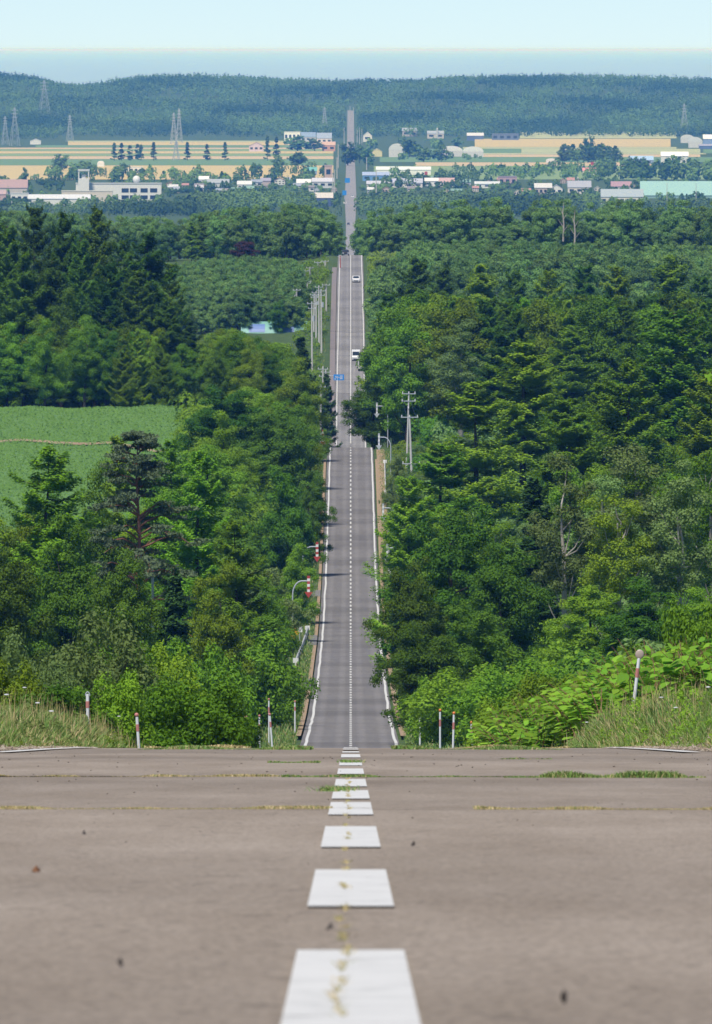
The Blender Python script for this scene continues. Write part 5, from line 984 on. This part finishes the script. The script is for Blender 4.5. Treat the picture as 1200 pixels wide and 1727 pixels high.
for k in range(22):
    px = rk.uniform(845, 1000); D = rk.uniform(250, 320); lim = np.interp(px, [840, 900, 1000], [1200, 1160, 1130]); knotweed(px, lim+rk.uniform(0, 35), D)
for part_ in ('its left edge', 'middle left', 'middle', 'middle right', 'its right edge'):
    q_ = sorted([o for o in bpy.data.objects if o.get('label', '').startswith('knotweed in the right thicket, '+part_+',')], key=lambda o: o.location.x/o.location.y)
    for i, o in enumerate(q_): o['label'] = 'knotweed plant in the %s part of the right thicket, %s from left' % (part_.replace('its ', ''), OR[min(i, 27)])
# leafy twig reaching in from a tree standing right of the frame
e = empty('birch_sapling', (4.9, 150, gz(4.9, 150)), 0, 'sapling outside the right edge whose one yellow-green twig shows in front of the wood', 'tree')
S, L = MB(), MB(); S.tube([(0, 0, 0), (.05, 0, 2.5), (0, 0, 5.2)], [.035, .025, .01], 6); zt = Zy(633, 150)-gz(4.9, 150); S.tube([(0, 0, zt-.3), (-.25, 0, zt-.05), (-.36, 0, zt)], [.01, .006, .003], 5)
rg2 = np.random.default_rng(3); c = np.array([(-.36, 0, zt), (-.30, 0, zt+.03), (-.33, .02, zt-.02), (-.25, 0, zt-.03), (-.40, 0, zt+.015), (-.2, .02, zt+.02), (-.27, -.02, zt+.04)]); L.add(*quads(c, np.tile([0, -1., .6], (len(c), 1)), .075, 1.7, .3, rg2)); c2 = rg2.normal(0, 1, (160, 3))*[.25, .3, .8]+[.35, 0, 4.5]; c2[:, 0] = np.abs(c2[:, 0]); L.add(*quads(c2, np.tile([0, 0, 1.], (160, 1)), .07, 1.6, .6, rg2))
build(S, 'trunk', BK, e); build(L, 'crown', M['knot'], e)
# grass blades
def blades(n, xf, hf, wd, name, mat, lb, seed, lean=.35, cat='grass'):
    rg = np.random.default_rng(seed); x, D, h = xf(rg, n); n = len(x); z = ground(x, D)+hf; az = rg.uniform(0, math.pi, n); w = wd*rg.uniform(.6, 1.4, n)*np.clip(D/120, .3, 4); dx, dy = np.cos(az)*w, np.sin(az)*w*.5
    lx, ly = rg.normal(0, lean, n)*h, rg.normal(0, lean, n)*h
    A = np.stack([x-dx, D-dy, z], -1); B = np.stack([x+dx, D+dy, z], -1); C_ = np.stack([x+dx*.7+lx*.4, D+dy+ly*.4, z+h*.6], -1); Dd_ = np.stack([x-dx*.7+lx*.4, D-dy+ly*.4, z+h*.6], -1); T_ = np.stack([x+lx, D+ly, z+h*.95], -1)
    V = np.stack([A, B, C_, Dd_, T_], 1).reshape(-1, 3); i = np.arange(n)*5; mb = MB(); mb.add(V, np.stack([i, i+1, i+2, i+3], -1)); mb.f.append(np.stack([i+3, i+2, i+4], -1)); mb.m.append(np.zeros(n))
    return build(mb, name, mat, kind='stuff', label=lb, cat=cat)
def patch(rg, n): return None
def vL(rg, n):
    D = 104+rg.uniform(0, 1, n)**1.1*190; a = rg.exponential(.9, n)+3.5; x = -a; tuft = np.sin(D*.9+x*5)*np.sin(D*.37-x*3.3); k = (tuft > -.5) & (np.abs(x) < .034*D+1)
    h = rg.uniform(.07, .28, n)*np.clip((a-3.3)/.8, .3, 1.15)*(1+.35*tuft); return x[k], D[k], h[k]
def vR(rg, n):
    x, D, h = vL(rg, n); return -x, D, h*1.1
blades(120000, vL, 0, .0055, 'verge_grass', M['blade'], 'green and straw-coloured grass on the left verge behind the crest', 1); blades(120000, vR, 0, .0055, 'verge_grass', M['blade'], 'green and straw-coloured grass on the right verge in front of the knotweed', 2)
def dryL(rg, n): x, D, h = vL(rg, n); k = (D < 200) & (np.sin(D*.23+x*1.7) > -.35); return x[k], D[k], h[k]*1.0
blades(40000, dryL, 0, .005, 'dry_grass', M['dry'], 'dry yellow grass in the left verge', 3); blades(40000, lambda r_, n: (lambda a: (-a[0], a[1], a[2]))(dryL(r_, n)), 0, .005, 'dry_grass', M['dry'], 'dry yellow grass in the right verge', 4)
def farv(s):
    def f(rg, n):
        D = 330+rg.uniform(0, 1, n)*1400; x = s*(3.7+rg.exponential(1.6, n)); k = np.abs(x) < 9; return x[k], D[k], rg.uniform(.15, .6, k.sum())*np.clip((np.abs(x[k])-3.5)/1.2, .3, 1)
    return f
blades(26000, farv(-1), 0, .008, 'verge_grass', M['blade'], 'green grass strip along the left side of the descending road', 5); blades(26000, farv(1), 0, .008, 'verge_grass', M['blade'], 'green grass strip along the right side of the descending road', 6)
def farv3(rg, n): D = 2440+rg.uniform(0, 1, n)*600; s = np.where(rg.uniform(0, 1, n) < .5, -1, 1); x = s*(5.7-1.5*(s > 0)+rg.exponential(1.5, n)); return x, D, rg.uniform(.3, 1.0, n)
blades(9000, farv3, 0, .008, 'verge_grass', M['blade'], 'grass on both sides of the road climbing to the third crest', 7)
def weeds(s):
    def f(rg, n):
        D = 106+rg.uniform(0, 1, n)*170; a = 3.55+rg.exponential(.8, n); k = a < .034*D+1; D, a = D[k], a[k]; h = rg.uniform(.10, .36, len(D))*np.clip((a-3.3)/.8, .35, 1.2); return CX+s*a/D*F, D, h, h*rg.uniform(.8, 1.5, len(D)), np.zeros(len(D), bool)
    return f
for s_ in (-1, 1):
    mass('verge_weeds', weeds(s_), 300, .10, 170, seed=70+s_, lb='low leafy weeds mixed into the grass of the %s verge' % ('left' if s_ < 0 else 'right'), cat='weeds', mats=(M['leafbright'], M['knot'], M['leafgrey']))
    blades(900, lambda rg, n, s_=s_: (s_*(3.9+rg.exponential(.9, n)), 108+rg.uniform(0, 1, n)*130, rg.uniform(.35, .68, n)), 0, .003, 'seed_stems', M['dry'], 'thin dry seed stems standing above the grass of the %s verge' % ('left' if s_ < 0 else 'right'), 80+s_, .12)
# grass growing in the transverse cracks of the near road
def crack(Dc, xa, xb, n, hmax, seed):
    def f(rg, m):
        x = rg.uniform(xa, xb, m); g = np.clip(np.sin(x*9+seed)*np.sin(x*4.3+seed*2)+.6, 0.3, 1); k = rg.uniform(0, 1, m) < g; x = x[k]
        D = Dc+np.sin(x*2+seed)*.12+rg.normal(0, .05, len(x)); return x, D, hmax*g[k]*rg.uniform(.3, 1, len(x))
    return f
for i, (Dc, pa, pb, n, hm, lb) in enumerate([(40.7, -10, 560, 4000, .013, 'thin mossy grass line in the nearest crack left of the centre line'), (40.4, 800, 1210, 3200, .015, 'thin mossy grass line in the nearest crack at the right'), (61.5, -10, 480, 2600, .016, 'grass in the second crack at the left'),
    (61.3, 475, 850, 1900, .018, 'grass in the second crack across the centre line'), (60.5, 850, 1190, 2600, .045, 'thickest strip of grass in the second crack at the right'), (84, 840, 930, 260, .03, 'grass tufts in the far crack near the crest at the right'), (78, 450, 540, 260, .02, 'grass tufts in the far crack near the crest at the left')]):
    blades(int(n*1.6), crack(Dc, X(pa, Dc), X(pb, Dc), n, hm, i*1.7), .062, .006, 'crack_grass', M['dry'] if i in (0, 1, 2) else M['blade'], lb, 20+i, .5)
for i, (pa, pb, n, Dc) in enumerate([(235, 528, 5200, 118), (662, 945, 5200, 118), (250, 420, 2000, 136), (760, 960, 2400, 136)]):  # grass strips added in place of the mirage reflection of the vegetation
    blades(n, lambda rg, m, pa=pa, pb=pb, Dc=Dc: (lambda x: (x, Dc+rg.normal(0, 1.2, m)+np.sin(x*3)*1.5, rg.uniform(.012, .05, m)*(.55+.45*np.sin(x*6+Dc))))(rg.uniform(X(pa, Dc), X(pb, Dc), m)), .062, .006, 'mirage_grass', M['blade'] if i < 2 else M['dry'], ('low dark grass added for the mirage on the left half of the crest', 'low dark grass added for the mirage on the right half of the crest', 'dry grass fringe added behind the crest at the left', 'dry grass fringe added behind the crest at the right')[i], 90+i, .5)
# gravel at the road edges, stones and dry leaves on the road
def pebbles(P, r, name, mat, **kw):
    n = len(P); d = unit(np.array([(0,0,1),(1,0,0),(0,1,0),(-1,0,0),(0,-1,0),(0,0,-.6)], float)); rgp = np.random.default_rng(7); sc = r[:, None, None]*rgp.uniform(.6, 1.3, (n, 6, 1)); V = (P[:, None]+d[None]*sc*[1.2, 1.2, .7]).reshape(-1, 3)
    i = np.arange(n)[:, None]*6; f = np.array([(0,1,2),(0,2,3),(0,3,4),(0,4,1),(5,2,1),(5,3,2),(5,4,3),(5,1,4)]); return build(MB().add(V, (i[:, None]*1+f[None]).reshape(-1, 3)), name, mat, **kw)
rgp = np.random.default_rng(8)
for s_ in (-1, 1):
    D = rgp.uniform(88, 150, 3500); x = s_*(3.1+np.abs(rgp.normal(0, .33, 3500))+.1); pebbles(np.stack([x, D, ground(x, D)+.065], -1), rgp.uniform(.006, .026, 3500), 'gravel', M['gravel'], kind='stuff', label='loose gravel along the %s edge of the near road' % ('left' if s_ < 0 else 'right'), cat='gravel')
D = 12+88*rgp.uniform(0, 1, 200)**.6; x = rgp.uniform(-1, 1, 200)*np.minimum(.032*D, 3.1); pebbles(np.stack([x, D, roadz(D)+.003], -1), rgp.uniform(.0012, .0045, 200)*np.clip(D/45, .5, 1.6), 'road_grit', cm('grit', (.09, .07, .05)), kind='stuff', label='scattered dark grit lying on the near road', cat='grit')
def fleck(px, D, r, lb, c):
    x = X(px, D); z = float(roadz(D)); n = 7; rg_ = np.random.default_rng(px); V = [(math.cos(a)*r*rg_.uniform(.6, 1.2), math.sin(a)*r*2*rg_.uniform(.6, 1.2), .004+.012*rg_.uniform(0, 1)) for a in np.linspace(0, 6.28, n, endpoint=False)]+[(0, 0, .02)]
    mb = MB().add(V, [[i, (i+1) % n, n] for i in range(n)]); build(mb, 'dead_leaf', c, loc=(x, D, z+.003), label=lb, cat='leaf')
brn = cm('dead_leaf', (.16, .07, .03)); dkb = cm('dark_leaf', (.05, .04, .035))
fleck(60, 6520/(1476-1202), .010, 'brown curled leaf on the left lane, the largest on the road', brn); fleck(141, 6520/(1411-1202), .007, 'dark leaf scrap on the left lane further up', dkb); fleck(202, 6520/(1642-1202), .004, 'tiny dark scrap on the left lane near the bottom', dkb)
fleck(557, 6520/(1578-1202), .007, 'brown scrap beside the centre line between the two nearest dashes', dkb); fleck(697, 6520/(1431-1202), .006, 'dark leaf scrap just right of the centre line', dkb); fleck(951, 6520/(1702-1202), .004, 'dark scrap at the lower right of the road', dkb)
# dry crack running through the nearest dashes, with moss
def ccrack(rg, m):
    D = rg.uniform(12.3, 60, m); x = .0+.005*np.sin(D*1.3)+.003*np.sin(D*3.7)-.010+rg.normal(0, .0035, m); k = (np.sin(D*2.1)+np.sin(D*5.3) > .55) | ((D < 17.5) & (np.sin(D*6.5) > -.4)); return x[k], D[k], rg.uniform(.002, .007, k.sum())
blades(3600, ccrack, .072, .0035, 'crack_moss', M['dry'], 'dry brown moss in the crack through the centre line', 40, 1.5, 'moss')
for px, y, k in ((557, 1336, 0), (590, 1287, 1), (566, 1334, 2)):
    D = 6520/(y-1202); xx = X(px, D); blades(160, lambda rg, m, xx=xx, D=D: (rg.normal(xx, .035, m), rg.normal(D, .15, m), rg.uniform(.008, .026, m)), .07, .006, 'weed_tuft', M['blade'], ('small weed tuft on the left part of the fourth dash', 'small weed tuft on the far dash near the crest', 'second weed tuft touching the fourth dash')[k], 50+k, .9, 'weed')
# leafy crop plants on the field
rgc = np.random.default_rng(31); n = 60000; D = 1195+525*rgc.uniform(0, 1, n); x = -.0142*D-rgc.uniform(0, 34, n); P = np.stack([x, np.round(D/1.6)*1.6+rgc.normal(0, .2, n), ground(x, D)+.5+rgc.uniform(0, .18, n)], -1)
V, f = quads(P, np.tile([0, -.6, 1.], (n, 1)), .24, 1.2, .5, rgc); build(MB().add(V, f), 'crop_plants', foliage('beet_leaf', (.10, .20, .04), (.20, .37, .09), .25, .0), kind='stuff', label='rows of bright leafy crop plants covering the green field at the left', cat='crop')
# wild carrot and clover on the verges
fs, fh = MB(), MB()
fs.tube([(0, 0, 0), (.03, .02, .4), (.06, .03, .70)], [.005, .004, .003], 4); fh.sphere((.06, .03, .715), (.026, .026, .008), 8, 3)
sm, hm_ = fs.mesh('flower_stems', M['blade']), fh.mesh('flower_heads', M['white'])
for px, y, D in [(22, 1168, 125), (62, 1181, 130), (97, 1196, 125), (205, 1205, 190), (1120, 1172, 150), (1182, 1155, 130), (1150, 1190, 140), (983, 1215, 180), (30, 1156, 150)]:
    x = X(px, D); z = Zy(y, D)-.72; e = empty('wild_carrot', (x, D, min(z, gz(x, D))), rk.uniform(0, 6), 'white umbel flower above the %s verge grass, %s of its side' % ('left' if px < 591 else 'right', {22: 'lower leftmost', 62: 'middle one', 97: 'right one', 205: 'rightmost one', 1120: 'middle left', 1182: 'rightmost', 1150: 'lowest', 983: 'leftmost', 30: 'highest'}[px]), 'wildflower', 'white umbel flowers on the verges'); hgt = (Zy(y, D)-min(z, gz(x, D)))/.72; e.scale = (1.2, 1.2, hgt); link('stem', sm, e); link('flower_head', hm_, e)
# ------------------------------------------------------------------ haze: one even volume round everything below the sky
m = bpy.data.materials.new('haze_air'); m.use_nodes = True; t = m.node_tree; t.nodes.remove(t.nodes['Principled BSDF'])
pv = t.nodes.new('ShaderNodeVolumePrincipled'); t.links.new(pv.outputs[0], t.nodes['Material Output'].inputs['Volume'])
pv.inputs['Color'].default_value = (*HAZE_COLOR, 1); pv.inputs['Density'].default_value = HAZE_DENSITY; pv.inputs['Anisotropy'].default_value = .0; pv.inputs['Absorption Color'].default_value = (1, 1, 1, 1)
build(MB().box((0, 6.0e5, -99.6), (1.2e5, 1.22e6, 201)), 'haze', m, kind='stuff', label='thin blue summer haze filling the air over the land and sea', cat='haze')
print('OBJECTS', len(bpy.data.objects))
